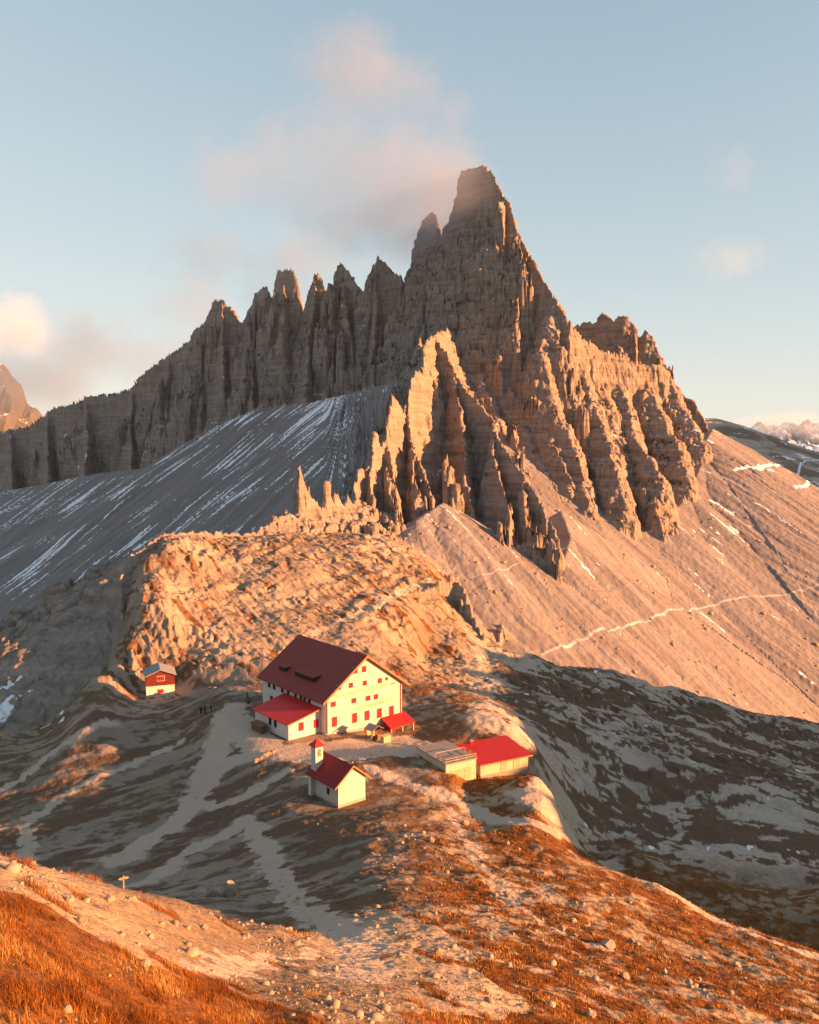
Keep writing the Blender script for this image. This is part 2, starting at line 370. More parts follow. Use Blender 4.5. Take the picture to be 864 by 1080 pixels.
    if detail:
        mo_ = sstep(.07, .12, np.arctan2(x, y)) * sstep(88, 130, r) * (1 - sstep(380, 480, r)) + 2.2 * sstep(-.18, -.25, np.arctan2(x, y)) * sstep(188, 215, r) * (1 - sstep(480, 560, r))
        zg = zg + (1 - h) * mo_ * (.55 * fbm(x / 9 + 4, y / 9, 3, 60) + .30 * ridged(x / 4 + y / 9, y / 5, 3, 62) * sstep(-.2, .4, fbm(x / 25, y / 25, 2, 63)) + .10 * fbm(x / 1.3, y / 1.3, 2, 64))
    rock = zr > zg
    z = np.maximum(zg, zr)
    for (ox, oy, oz, ce, se, x0, x1, y0, y1, fall, sx, sy) in PADS:
        lx = (x - ox) * ce + (y - oy) * se; ly = -(x - ox) * se + (y - oy) * ce
        dd = np.hypot(np.maximum(np.maximum(x0 - lx, lx - x1), 0), np.maximum(np.maximum(y0 - ly, ly - y1), 0))
        wgt = 1 - sstep(0, fall, dd)
        z = z * (1 - wgt * .97) + (oz + sx * np.maximum(lx, 0) + sy * ly) * wgt * .97
    return z, rock, h, zb, zr - zg
# ------------------------------------------------------------------ materials
def new_mat(name):
    m = bpy.data.materials.new(name); m.use_nodes = True
    nt = m.node_tree; b = nt.nodes['Principled BSDF']; b.inputs['Roughness'].default_value = .9
    b.inputs['Specular IOR Level'].default_value = .15
    return m, nt, b

class NB:
    def __init__(s, nt): s.nt = nt
    def n(s, t, **kw):
        nd = s.nt.nodes.new(t)
        for k, v in kw.items(): setattr(nd, k, v)
        return nd
    def L(s, a, b): s.nt.links.new(a, b)
    def noise(s, scale, detail=4, rough=.6, vec=None, dist=0):
        nd = s.n('ShaderNodeTexNoise'); nd.inputs['Scale'].default_value = scale; nd.inputs['Detail'].default_value = detail; nd.inputs['Roughness'].default_value = rough; nd.inputs['Distortion'].default_value = dist
        if vec is not None: s.L(vec, nd.inputs['Vector'])
        return nd.outputs['Fac']
    def mix(s, fac, a, b, blend='MIX'):
        nd = s.n('ShaderNodeMix', data_type='RGBA', blend_type=blend)
        for v, i in ((fac, 0), (a, 6), (b, 7)):
            if hasattr(v, 'is_linked'): s.L(v, nd.inputs[i])
            elif i == 0: nd.inputs[0].default_value = v
            else: nd.inputs[i].default_value = (*v, 1)
        return nd.outputs[2]
    def math(s, op, a, b=None, clamp=False):
        nd = s.n('ShaderNodeMath', operation=op, use_clamp=clamp)
        for i, v in enumerate((a, b)):
            if v is None: continue
            if hasattr(v, 'is_linked'): s.L(v, nd.inputs[i])
            else: nd.inputs[i].default_value = v
        return nd.outputs[0]
    def rng(s, v, a, b, c=0., d=1.):
        nd = s.n('ShaderNodeMapRange'); s.L(v, nd.inputs[0])
        for i, q in enumerate((a, b, c, d)): nd.inputs[i + 1].default_value = q
        return nd.outputs[0]

def terrain_material():
    m, nt, b = new_mat('terrain'); k = NB(nt)
    pos = k.n('ShaderNodeNewGeometry').outputs['Position']
    cov = k.n('ShaderNodeAttribute', attribute_name='cover')
    sep = k.n('ShaderNodeSeparateColor'); k.L(cov.outputs['Color'], sep.inputs[0])
    grs, snw, pal = sep.outputs[0], sep.outputs[1], sep.outputs[2]; pth = cov.outputs['Alpha']
    rock = k.n('ShaderNodeAttribute', attribute_name='rock').outputs['Fac']
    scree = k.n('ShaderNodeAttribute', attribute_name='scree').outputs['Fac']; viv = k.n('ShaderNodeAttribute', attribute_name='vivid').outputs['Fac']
    n_s = k.noise(2.2, 5, .7, pos); n_m = k.noise(.35, 5, .65, pos); n_l = k.noise(.05, 4, .6, pos)
    # strata: stretched along the horizontal
    mp = k.n('ShaderNodeMapping'); mp.inputs['Scale'].default_value = (.03, .03, .5); k.L(pos, mp.inputs[0])
    n_st = k.noise(1.0, 5, .7, mp.outputs[0])
    mv = k.n('ShaderNodeMapping'); mv.inputs['Scale'].default_value = (.35, .35, .03); k.L(pos, mv.inputs[0])
    n_v = k.noise(1.0, 4, .65, mv.outputs[0])
    gravel = k.mix(pal, (.25, .185, .135), (.58, .46, .36))
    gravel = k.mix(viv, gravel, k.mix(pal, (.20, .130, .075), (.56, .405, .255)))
    gravel = k.mix(k.rng(n_s, .3, .7), gravel, k.mix(.58, gravel, (.15, .115, .09)))
    scr = k.mix(pal, (.185, .157, .147), (.285, .248, .236))
    scr = k.mix(k.rng(n_s, .35, .75, 0, .30), scr, (.17, .145, .13))
    col = k.mix(scree, gravel, scr)
    col = k.mix(k.math('MULTIPLY', pth, .8), col, (.50, .38, .29))
    grass = k.mix(k.rng(n_m, .3, .7), (.15, .052, .010), (.25, .092, .016))
    grass = k.mix(k.rng(n_s, .35, .7, 0, .7), grass, (.085, .038, .012))
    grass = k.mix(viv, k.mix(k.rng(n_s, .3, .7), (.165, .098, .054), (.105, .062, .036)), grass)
    gf = k.math('MULTIPLY', grs, k.rng(k.math('ADD', k.math('MULTIPLY', n_s, .6), grs), .45, 1.05), True)
    col = k.mix(gf, col, grass)
    rk = k.mix(k.rng(n_st, .40, .62), (.205, .170, .147), (.335, .262, .215))
    rk = k.mix(k.rng(n_v, .42, .72, 0, .6), rk, (.165, .135, .118))
    rk = k.mix(k.rng(n_m, .45, .75, 0, .5), rk, (.37, .265, .19))
    col = k.mix(rock, col, rk)
    col = k.mix(k.rng(snw, .35, .65), col, (.80, .81, .84))
    k.L(col, b.inputs['Base Color'])
    bump = k.n('ShaderNodeBump'); bump.inputs['Strength'].default_value = .75; bump.inputs['Distance'].default_value = .5
    hgt = k.math('ADD', k.math('MULTIPLY', n_s, .35), k.math('ADD', k.math('MULTIPLY', n_m, 1.2), k.math('MULTIPLY', k.math('MULTIPLY', n_st, rock), 2.4)))
    k.L(hgt, bump.inputs['Height']); k.L(bump.outputs[0], b.inputs['Normal'])
    return m

# ------------------------------------------------------------------ light
SUN_AZ, SUN_EL = R(107), R(10.3)      # azimuth from +Y towards +X
sdir = Vector((math.sin(SUN_AZ) * math.cos(SUN_EL), math.cos(SUN_AZ) * math.cos(SUN_EL), math.sin(SUN_EL)))
sun = bpy.data.lights.new('sun', 'SUN'); sun_o = bpy.data.objects.new('sun', sun); COL.objects.link(sun_o)
sun.energy = 5.0; sun.angle = R(.5); sun.color = (1.0, .435, .16)
sun_o.rotation_euler = sdir.to_track_quat('Z', 'Y').to_euler()
sun_o.location = (300, -200, 200)
W = bpy.data.worlds.new('World'); SC.world = W; W.use_nodes = True
wk = NB(W.node_tree); bg = W.node_tree.nodes['Background']
sky = wk.n('ShaderNodeTexSky', sky_type='NISHITA', sun_disc=False); sky.sun_elevation = SUN_EL; sky.sun_rotation = SUN_AZ
sky.altitude = 2400; sky.air_density = 1.0; sky.dust_density = 1.5; sky.ozone_density = 1.0
hs = wk.n('ShaderNodeHueSaturation'); hs.inputs['Saturation'].default_value = 1.0; wk.L(sky.outputs[0], hs.inputs['Color'])
def vmath(op, a, b):
    nd = wk.n('ShaderNodeVectorMath', operation=op)
    for i, v in enumerate((a, b)):
        if hasattr(v, 'is_linked'): wk.L(v, nd.inputs[i])
        else: nd.inputs[i].default_value = v
    return nd.outputs[0]
# sky gain raised, then the bright horizon is rolled off
comp = vmath('DIVIDE', vmath('MULTIPLY', hs.outputs[0], (1.50, 1.46, 1.38)), vmath('ADD', vmath('MULTIPLY', hs.outputs[0], (.64, .64, .65)), (1, 1, 1)))
wk.L(comp, bg.inputs['Color']); bg.inputs['Strength'].default_value = .123
SC.view_settings.view_transform = 'Standard'; SC.view_settings.look = 'None'; SC.view_settings.gamma = 1
SC.view_settings.exposure = 2.0
SC.cycles.max_bounces = 5; SC.cycles.diffuse_bounces = 3
# ------------------------------------------------------------------ building kit
def wall_mat(name, c1, c2, scale=1.2, rough=.9, bump=.15):
    m, nt, b = new_mat(name); k = NB(nt)
    pos = k.n('ShaderNodeTexCoord').outputs['Object']
    a = k.noise(scale, 5, .65, pos); s = k.noise(scale * .23, 4, .7, pos, .8)
    c = k.mix(k.rng(a, .3, .75), c1, c2)
    c = k.mix(k.rng(s, .55, .8, 0, .5), c, tuple(q * .72 for q in c2))
    mp = k.n('ShaderNodeMapping'); mp.inputs['Scale'].default_value = (2.2, 2.2, .16); k.L(pos, mp.inputs[0])
    c = k.mix(k.rng(k.noise(1.0, 4, .7, mp.outputs[0]), .52, .78, 0, .38), c, tuple(q * .62 for q in c2))
    k.L(c, b.inputs['Base Color']); b.inputs['Roughness'].default_value = rough
    bp = k.n('ShaderNodeBump'); bp.inputs['Strength'].default_value = bump; bp.inputs['Distance'].default_value = .04
    k.L(k.noise(9, 4, .7, pos), bp.inputs['Height']); k.L(bp.outputs[0], b.inputs['Normal'])
    return m

def band_mat(name, c1, c2, axis=0, period=.5, rough=.6, depth=.02):
    """painted sheet or boards with seams that run across one local axis"""
    m, nt, b = new_mat(name); k = NB(nt)
    pos = k.n('ShaderNodeTexCoord').outputs['Object']
    sp = k.n('ShaderNodeSeparateXYZ'); k.L(pos, sp.inputs[0])
    f = k.math('FRACT', k.math('MULTIPLY', sp.outputs[axis], 1 / period))
    seam = k.rng(k.math('ABSOLUTE', k.math('SUBTRACT', f, .5)), .40, .48)
    s = k.noise(.9, 5, .7, pos, .5); s2 = k.noise(5, 4, .7, pos)
    c = k.mix(k.rng(s, .35, .75), c1, c2); c = k.mix(k.rng(s2, .45, .8, 0, .5), c, tuple(q * .55 for q in c1))
    c = k.mix(k.math('MULTIPLY', seam, .55), c, tuple(q * .4 for q in c1))
    k.L(c, b.inputs['Base Color']); b.inputs['Roughness'].default_value = rough
    bp = k.n('ShaderNodeBump'); bp.inputs['Strength'].default_value = .6; bp.inputs['Distance'].default_value = depth
    k.L(k.math('SUBTRACT', k.math('MULTIPLY', s2, .4), seam), bp.inputs['Height']); k.L(bp.outputs[0], b.inputs['Normal'])
    return m

MAT = dict(
    cream=wall_mat('cream_plaster', (.52, .50, .43), (.44, .42, .35)),
    white=wall_mat('white_plaster', (.62, .585, .535), (.53, .49, .45)),
    stone=wall_mat('stone_masonry', (.40, .34, .27), (.27, .22, .18), 3.0, .95, .6),
    yellow=wall_mat('ochre_render', (.52, .45, .32), (.43, .37, .26), 1.6),
    brownroof=band_mat('brown_red_roof_paint', (.24, .040, .032), (.28, .052, .042), 1, .6),
    redroof=band_mat('bright_red_roof_paint', (.64, .030, .030), (.54, .028, .028), 1, .6, .5),
    redroof_x=band_mat('bright_red_roof_paint_across', (.43, .022, .022), (.36, .020, .020), 0, .6, .5),
    chapelroof=band_mat('dark_red_roof_paint', (.24, .020, .022), (.28, .024, .026), 1, .35),
    red=wall_mat('red_shutter_paint', (.58, .020, .030), (.48, .016, .024), 4, .6, .05),
    redwood=band_mat('dark_red_boards', (.16, .030, .022), (.11, .022, .018), 0, .22, .8),
    trim=wall_mat('orange_wood_trim', (.50, .17, .06), (.40, .13, .05), 4, .7, .1),
    dark=wall_mat('dark_opening', (.025, .020, .020), (.018, .015, .015), 3, .6, .05),
    glass=wall_mat('dark_window_glass', (.03, .035, .04), (.02, .022, .028), 2, .15, .0),
    greyroof=band_mat('weathered_grey_roof', (.30, .30, .31), (.22, .22, .23), 1, .45, .7),
    concrete=wall_mat('grey_concrete', (.30, .26, .235), (.23, .20, .18), .8),
    wood=band_mat('weathered_boards', (.22, .12, .06), (.15, .08, .045), 0, .25, .85),
    plank=band_mat('yellow_planks', (.48, .38, .22), (.40, .31, .17), 2, .3, .8),
    gold=wall_mat('ochre_lettering_paint', (.60, .36, .10), (.52, .30, .08), 4, .8, .0),
    metal=wall_mat('grey_metal', (.32, .31, .30), (.24, .23, .22), 6, .45, .0),
    tarp=wall_mat('grey_green_tarpaulin', (.10, .115, .095), (.07, .08, .07), 2, .8, .3),
)

class MBd:
    def __init__(s): s.v, s.f = [], []
    def add(s, vs, fs):
        o = len(s.v); s.v += [tuple(map(float, p)) for p in vs]; s.f += [tuple(i + o for i in f) for f in fs]
        return s
    def box(s, x0, y0, z0, x1, y1, z1):
        return s.add([(x0, y0, z0), (x1, y0, z0), (x1, y1, z0), (x0, y1, z0), (x0, y0, z1), (x1, y0, z1), (x1, y1, z1), (x0, y1, z1)],
                     [(3, 2, 1, 0), (4, 5, 6, 7), (0, 1, 5, 4), (1, 2, 6, 5), (2, 3, 7, 6), (3, 0, 4, 7)])
    def prism_y(s, prof, y0, y1):
        """profile in x, z swept along y"""
        n = len(prof)
        return s.add([(x, y0, z) for x, z in prof] + [(x, y1, z) for x, z in prof],
                     [tuple(range(n)), tuple(range(2 * n - 1, n - 1, -1))] + [(i, n + i, n + (i + 1) % n, (i + 1) % n) for i in range(n)])
    def prism_x(s, prof, x0, x1):
        n = len(prof)
        return s.add([(x0, y, z) for y, z in prof] + [(x1, y, z) for y, z in prof],
                     [tuple(range(n)), tuple(range(2 * n - 1, n - 1, -1))] + [(i, n + i, n + (i + 1) % n, (i + 1) % n) for i in range(n)])
    def tube(s, a, b, r0, r1=None, n=8):
        a, b = Vector(a), Vector(b); r1 = r0 if r1 is None else r1
        q = (b - a).to_track_quat('Z', 'Y'); vs = []
        for c, r in ((a, r0), (b, r1)):
            for i in range(n):
                vs.append(c + q @ Vector((r * math.cos(i * 2 * math.pi / n), r * math.sin(i * 2 * math.pi / n), 0)))
        return s.add(vs, [tuple(range(n))[::-1], tuple(range(n, 2 * n))] + [(i, (i + 1) % n, n + (i + 1) % n, n + i) for i in range(n)])
    def build(s, name, mat, parent=None, loc=None, smooth=False, bevel=0):
        me = bpy.data.meshes.new(name); me.from_pydata(s.v, [], s.f); me.validate()
        import bmesh
        bm = bmesh.new(); bm.from_mesh(me); bmesh.ops.recalc_face_normals(bm, faces=bm.faces); bm.to_mesh(me); bm.free()
        me.materials.append(mat)
        if smooth: me.polygons.foreach_set('use_smooth', [True] * len(me.polygons))
        o = bpy.data.objects.new(name, me); COL.objects.link(o)
        if parent is not None: o.parent = parent
        if loc is not None: o.location = loc
        if bevel:
            bv = o.modifiers.new('bevel', 'BEVEL'); bv.width = bevel; bv.segments = 2; bv.limit_method = 'ANGLE'
        return o

def tag(o, label, cat, group=None, kind=None):
    o['label'] = label; o['category'] = cat
    if group: o['group'] = group
    if kind: o['kind'] = kind
    return o

def empty(name, loc, yaw=0.0):
    o = bpy.data.objects.new(name, None); COL.objects.link(o); o.location = loc; o.rotation_euler = (0, 0, yaw); o.empty_display_size = .3
    return o

class Frame:
    """the local frame of a building: pixel -> local point on a local plane"""
    def __init__(s, o, yaw):
        s.o = np.array(o, float); s.e = np.array([math.cos(yaw), math.sin(yaw), 0]); s.d = np.array([-math.sin(yaw), math.cos(yaw), 0])
    def loc(s, w):
        r = np.asarray(w) - s.o; return np.array([r @ s.e, r @ s.d, r[2]])
    def cut(s, u, v, p, n):
        """local point where the pixel's ray meets the local plane through p with normal n"""
        c = s.loc(np.array([0, 0, CAM_Z])); r = ray(u, v); r = np.array([r @ s.e, r @ s.d, r[2]])
        p, n = np.array(p, float), np.array(n, float)
        t = ((p - c) @ n) / (r @ n); return c + r * t

def gable_roof(xl, xr, zl, xm, zm, zr, y0, y1, t):
    return [MBd().prism_y([(xl, zl), (xm, zm), (xm, zm + t), (xl, zl + t)], y0, y1), MBd().prism_y([(xm, zm), (xr, zr), (xr, zr + t), (xm, zm + t)], y0, y1)]

def shutter_window(parent, axis, fixed, c, z, w, h, mats=('glass', 'red'), closed=True):
    """window with frame and two closed shutters on a wall that faces -y (axis 'y') or -x (axis 'x')"""
    def bx(m, a0, a1, z0, z1, d0, d1):
        if axis == 'y': m.box(a0, fixed - d1, z0, a1, fixed - d0, z1)
        else: m.box(fixed - d1, a0, z0, fixed - d0, a1, z1)
    m = MBd(); bx(m, c - w / 2 - .09, c + w / 2 + .09, z - .09, z + h + .09, -.05, .035)
    win = m.build('window', MAT['stone' if mats[1] == 'none' else 'white'], parent)
    if closed:
        for k in (-1, 1):
            m = MBd(); a0, a1 = (c - w / 2, c - .015) if k < 0 else (c + .015, c + w / 2)
            bx(m, a0, a1, z, z + h, .037, .085)
            q = (a1 - a0) * .16
            bx(m, a0 + q, a1 - q, z + h * .08, z + h * .46, .087, .105); bx(m, a0 + q, a1 - q, z + h * .54, z + h * .92, .087, .105)
            m.build('shutter', MAT['red'], win)
    else:
        m = MBd(); bx(m, c - w / 2, c + w / 2, z, z + h, .037, .05); m.build('pane', MAT['glass'], win)
        for k in (-1, 1):
            m = MBd(); a0 = c + k * (w * .78) - w * .22; bx(m, a0, a0 + w * .44, z, z + h, .037, .08); m.build('shutter', MAT['red'], win)
    return win

# ------------------------------------------------------------------ the large mountain hut
def pad(o, yaw, x0, x1, y0, y1, fall, sx=0.0, sy=0.0):
    PADS.append((o[0], o[1], o[2], math.cos(yaw), math.sin(yaw), x0, x1, y0, y1, fall, sx, sy))

HUT = ((-14.47, 144.52, 0.0), .70)
CHAPEL = ((-9.14, 106.39, 3.51), .69)
SHED = ((10.72, 125.16, -.03), .48)
STORE = ((5.35, 122.01, .0), .52)
CABIN = ((-59.3, 188.5, -6.65), .34)
pad(HUT[0], HUT[1], -8, 18.5, -5, 23, 9, -.13)
pad(CHAPEL[0], CHAPEL[1], -1, 5, -1, 7.5, 5)
pad(SHED[0], SHED[1], -.5, 8.7, -.8, 6.5, 5, -.10)
pad(STORE[0], STORE[1], -.5, 6, 1.5, 9, 3)
pad((STORE[0][0], STORE[0][1], 2.3), STORE[1], -3.0, -.4, 1.2, 9, 5)
pad(CABIN[0], CABIN[1], -1, 7, -2, 7, 5)

def build_hut():
    O, yaw = HUT; root = empty('mountain_hut', O, yaw); F = Frame(O, yaw)
    tag(root, 'large cream mountain hut with brown red gabled roof, red shutters and a low annex', 'hut')
    Wd, Ln, zr, ov = 17.08, 21.2, 12.5, 1.05
    sl = .714; zs = zr - sl * Wd / 2
    # walls: front and right in cream, the shaded long side in white
    MBd().add([(0, 0, -3.6), (Wd, 0, -3.6), (Wd, 0, zs), (Wd / 2, 0, zr), (0, 0, zs), (0, Ln, -3.6), (Wd, Ln, -3.6), (Wd, Ln, zs), (Wd / 2, Ln, zr), (0, Ln, zs)],
              [(0, 1, 2, 3, 4), (9, 8, 7, 6, 5), (1, 6, 7, 2), (5, 0, 4, 9), (2, 7, 8, 3), (3, 8, 9, 4), (0, 5, 6, 1)]).build('wall', MAT['cream'], root)
    MBd().box(-.03, .15, -3, -.003, Ln, zs - .15).build('side_wall', MAT['white'], root)
    # stone plinth that grows towards the right where the ground falls
    MBd().prism_y([(.0, -3.5), (Wd + .08, -3.5), (Wd + .08, -.55), (6.5, -.35), (.0, -.15)], -.09, -.004).build('plinth', MAT['stone'], root)
    for nm, m in zip(('roof', 'roof'), gable_roof(-ov, Wd + ov, zr - sl * (Wd / 2 + ov), Wd / 2, zr, zr - sl * (Wd / 2 + ov), -.75, Ln + .6, .22)):
        rf = m.build(nm, MAT['brownroof'], root)
        if m is not None: pass
    # orange verge boards on the front gable
    zt = lambda x: zr - sl * abs(x - Wd / 2)
    for a, b in ((-ov, Wd / 2), (Wd / 2, Wd + ov)):
        MBd().add([(a, -.83, zt(a) - .12), (b, -.83, zt(b) - .12), (b, -.83, zt(b) + .30), (a, -.83, zt(a) + .30), (a, -.753, zt(a) - .12), (b, -.753, zt(b) - .12), (b, -.753, zt(b) + .30), (a, -.753, zt(a) + .30)],
                  [(0, 1, 2, 3), (7, 6, 5, 4), (0, 4, 5, 1), (3, 2, 6, 7), (0, 3, 7, 4), (1, 5, 6, 2)]).build('verge_board', MAT['trim'], root)
    # windows of the front, read off the photograph
    def fw(u, v, w, h):
        p = F.cut(u, v, (0, 0, 0), (0, 1, 0)); shutter_window(root, 'y', 0, p[0], p[2] - h / 2, w, h)
    for u, v in ((374.9, 707.1), (384, 705.7)): fw(u, v, .95, 1.1)
    for u, v in ((357.6, 725), (370.1, 722.7), (384.8, 720.3), (400.6, 717.8)): fw(u, v, .9, .9)
    for u, v in ((351.5, 742.7), (373.2, 738.8), (388.2, 736.3), (396.5, 734.7)): fw(u, v, 1.05, .9)
    for u, v in ((352.8, 761.2), (374, 757.1), (387.1, 754.5), (400.1, 752), (412.8, 749.3)): fw(u, v, 1.1, 1.75)
    p = F.cut(387, 769.6, (0, -.09, 0), (0, 1, 0)); shutter_window(root, 'y', -.09, p[0], p[2] - .4, 1.4, .8)
    p = F.cut(400.5, 767.3, (0, -.09, 0), (0, 1, 0)); shutter_window(root, 'y', -.09, p[0], p[2] - .4, 1.4, .8)
    p = F.cut(407.8, 715.9, (0, 0, 0), (0, 1, 0)); MBd().tube((p[0], -.06, p[2]), (p[0], .02, p[2]), .34, n=16).build('round_window', MAT['red'], root)
    # windows of the shaded side
    for u, v, w, h in ((284, 721.6, .8, 1.1), (289.3, 723.8, .8, 1.1), (297.9, 727.2, .8, 1.1), (304.1, 730.5, .8, 1.0), (311.9, 732.8, .8, 1.2), (317.5, 735.2, .8, 1.2), (321.5, 737, .8, 1.2), (326.3, 739.5, .8, 1.2), (286.6, 737.6, .9, 1.2)):
        p = F.cut(u, v, (-.03, 0, 0), (1, 0, 0)); z0 = min(p[2] - h / 2, zs - .9 - h)
        m = MBd().box(-.06, p[1] - w / 2 - .06, z0 - .06, .0, p[1] + w / 2 + .06, z0 + h + .06)
        wn = m.build('window', MAT['redwood'], root); MBd().box(-.075, p[1] - w / 2, z0, -.063, p[1] + w / 2, z0 + h).build('pane', MAT['glass'], wn)
    # two shed dormers with dark fronts
    n = (-sl, 0, 1); pr = (Wd / 2, 0, zr + .22)
    for (ua, va), (ub, vb), (uc, vc) in (((295, 705.8), (300.6, 709.4), (307.5, 703.2)), ((311.9, 711.6), (330.7, 720.8), (340.4, 711.8))):
        A, B, C_ = F.cut(ua, va, pr, n), F.cut(ub, vb, pr, n), F.cut(uc, vc, pr, n)
        y0, y1 = min(A[1], B[1]), max(A[1], B[1]); xf, xb = (A[0] + B[0]) / 2, C_[0]
        zf, zb_ = zr + .22 - sl * (Wd / 2 - xf), zr + .22 - sl * (Wd / 2 - xb)
        dm = MBd().prism_y([(xf, zf - .15), (xb, zb_ - .15), (xb, zb_ - .02), (xf, zf + .85)], y0, y1).build('dormer', MAT['dark'], root)
        MBd().prism_y([(xf - .25, zf + .82), (xb + .1, zb_ + .0), (xb + .1, zb_ + .09), (xf - .25, zf + .93)], y0 - .2, y1 + .2).build('dormer_roof', MAT['brownroof'], dm)
    # thin chimney with a pointed cap by the right eave, drain pipe
    p = F.cut(419.5, 716, (Wd / 2, 0, zr + .22), (sl, 0, 1))
    ch = MBd().box(p[0] - .32, p[1] - .32, p[2] - .6, p[0] + .32, p[1] + .32, p[2] + .7).build('chimney', MAT['trim'], root)
    MBd().tube((p[0], p[1], p[2] + .7), (p[0], p[1], p[2] + 1.3), .42, .05, 8).build('chimney_cap', MAT['red'], ch)
    MBd().tube((p[0], p[1], p[2] + 1.28), (p[0], p[1], p[2] + 2.0), .05, .03, 6).build('chimney_pole', MAT['trim'], ch)
    MBd().tube((Wd - .35, -.10, -2.2), (Wd - .35, -.10, zs - .4), .09).build('drain_pipe', MAT['trim'], root)
    MBd().tube((.2, -.10, .1), (.2, -.10, zs - .3), .10).build('drain_pipe', MAT['trim'], root)
    # lettering in two lines
    def text(body, u0, v0, u1, v1, h):
        a = F.cut(u0, v0, (0, 0, 0), (0, 1, 0)); b = F.cut(u1, v1, (0, 0, 0), (0, 1, 0))
        cu = bpy.data.curves.new('lettering', 'FONT'); cu.body = body; cu.size = 1; cu.extrude = .012; cu.align_x = 'LEFT'
        o = bpy.data.objects.new('lettering', cu); COL.objects.link(o); o.parent = root
        bpy.context.view_layer.update()
        wd = o.dimensions.x; L_ = b[0] - a[0]; cu.materials.append(MAT['gold'])
        cu.offset = .006
        bpy.context.view_layer.update()
        me = bpy.data.meshes.new_from_object(o.evaluated_get(bpy.context.evaluated_depsgraph_get())); bpy.data.objects.remove(o)
        o = bpy.data.objects.new('lettering', me); COL.objects.link(o); o.parent = root
        o.scale = (L_ / wd, h / .69, 1); o.rotation_euler = (math.pi / 2, 0, 0); o.location = (a[0], -.022, (a[2] + b[2]) / 2 - h * .2)
    text('RIF. A. LOCATELLI ALLE TRE CIME', 351.5, 733.6, 417.5, 723.2, .55)
    text('DREIZINNENHÜTTE', 374, 746.6, 414.5, 740.2, .60)
    # annex: a low lean-to along the shaded side
    xa, ya, la = -6.5, 1.7, 11.2
    MBd().add([(xa, ya, -1.6), (-.035, ya, -1.6), (-.035, ya, 4.3), (xa, ya, 2.85), (xa, ya + la, -1.6), (-.035, ya + la, -1.6), (-.035, ya + la, 4.3), (xa, ya + la, 2.85)],
              [(0, 1, 2, 3), (7, 6, 5, 4), (4, 0, 3, 7), (1, 5, 6, 2), (3, 2, 6, 7), (0, 4, 5, 1)]).build('annex_wall', MAT['white'], root)
    s2 = (4.3 - 2.85) / (-.035 - xa)
    zl = 2.85 - .55 * s2 + .02
    ar = MBd().prism_y([(xa - .55, zl), (-.04, 4.32), (-.04, 4.47), (xa - .55, zl + .15)], ya - .55, ya + la + .4).build('annex_roof', MAT['redroof'], root)
    ar['label'] = 'bright red shallow annex roof'
    MBd().prism_y([(xa - .57, zl - .06), (-.04, 4.27), (-.04, 4.50), (xa - .57, zl + .17)], ya - .61, ya - .553).build('annex_verge_board', MAT['trim'], root)
    for u, v, h in ((317.6, 766.2, 1.45), (333.4, 763, 1.45)):
        p = F.cut(u, v, (0, ya, 0), (0, 1, 0)); shutter_window(root, 'y', ya, p[0], p[2] - h / 2, 1.0, h)
    for u, v in ((285, 760), (290.5, 763)):
        p = F.cut(u, v, (xa, 0, 0), (1, 0, 0)); m = MBd().box(xa - .04, p[1] - .46, p[2] - .7, xa + .02, p[1] + .46, p[2] + .7); wn = m.build('window', MAT['redwood'], root)
        MBd().box(xa - .055, p[1] - .38, p[2] - .6, xa - .043, p[1] + .38, p[2] + .6).build('pane', MAT['glass'], wn)
    # red canopy on posts at the right end of the front
    A = F.cut(401.5, 757, (0, 0, 0), (0, 1, 0)); B = F.cut(425.5, 752, (0, 0, 0), (0, 1, 0)); zc = (A[2] + B[2]) / 2
    cx0, cx1 = A[0], B[0] + .4
    MBd().prism_x([(-3.0, zc - 1.25), (-.02, zc), (-.02, zc + .12), (-3.0, zc - 1.13)], cx0, cx1).build('canopy', MAT['redroof_x'], root)
    for xx in (cx0 + .3, (cx0 + cx1) / 2, cx1 - .3):
        MBd().box(xx - .10, -2.85, zc - 5.2, xx + .10, -2.65, zc - 1.2).build('canopy_post', MAT['plank'], root)
    MBd().box(cx0 + .9, -2.6, zc - 5.2, cx0 + 1.3, -.1, zc - .95).build('canopy_screen', MAT['red'], root)
build_hut()

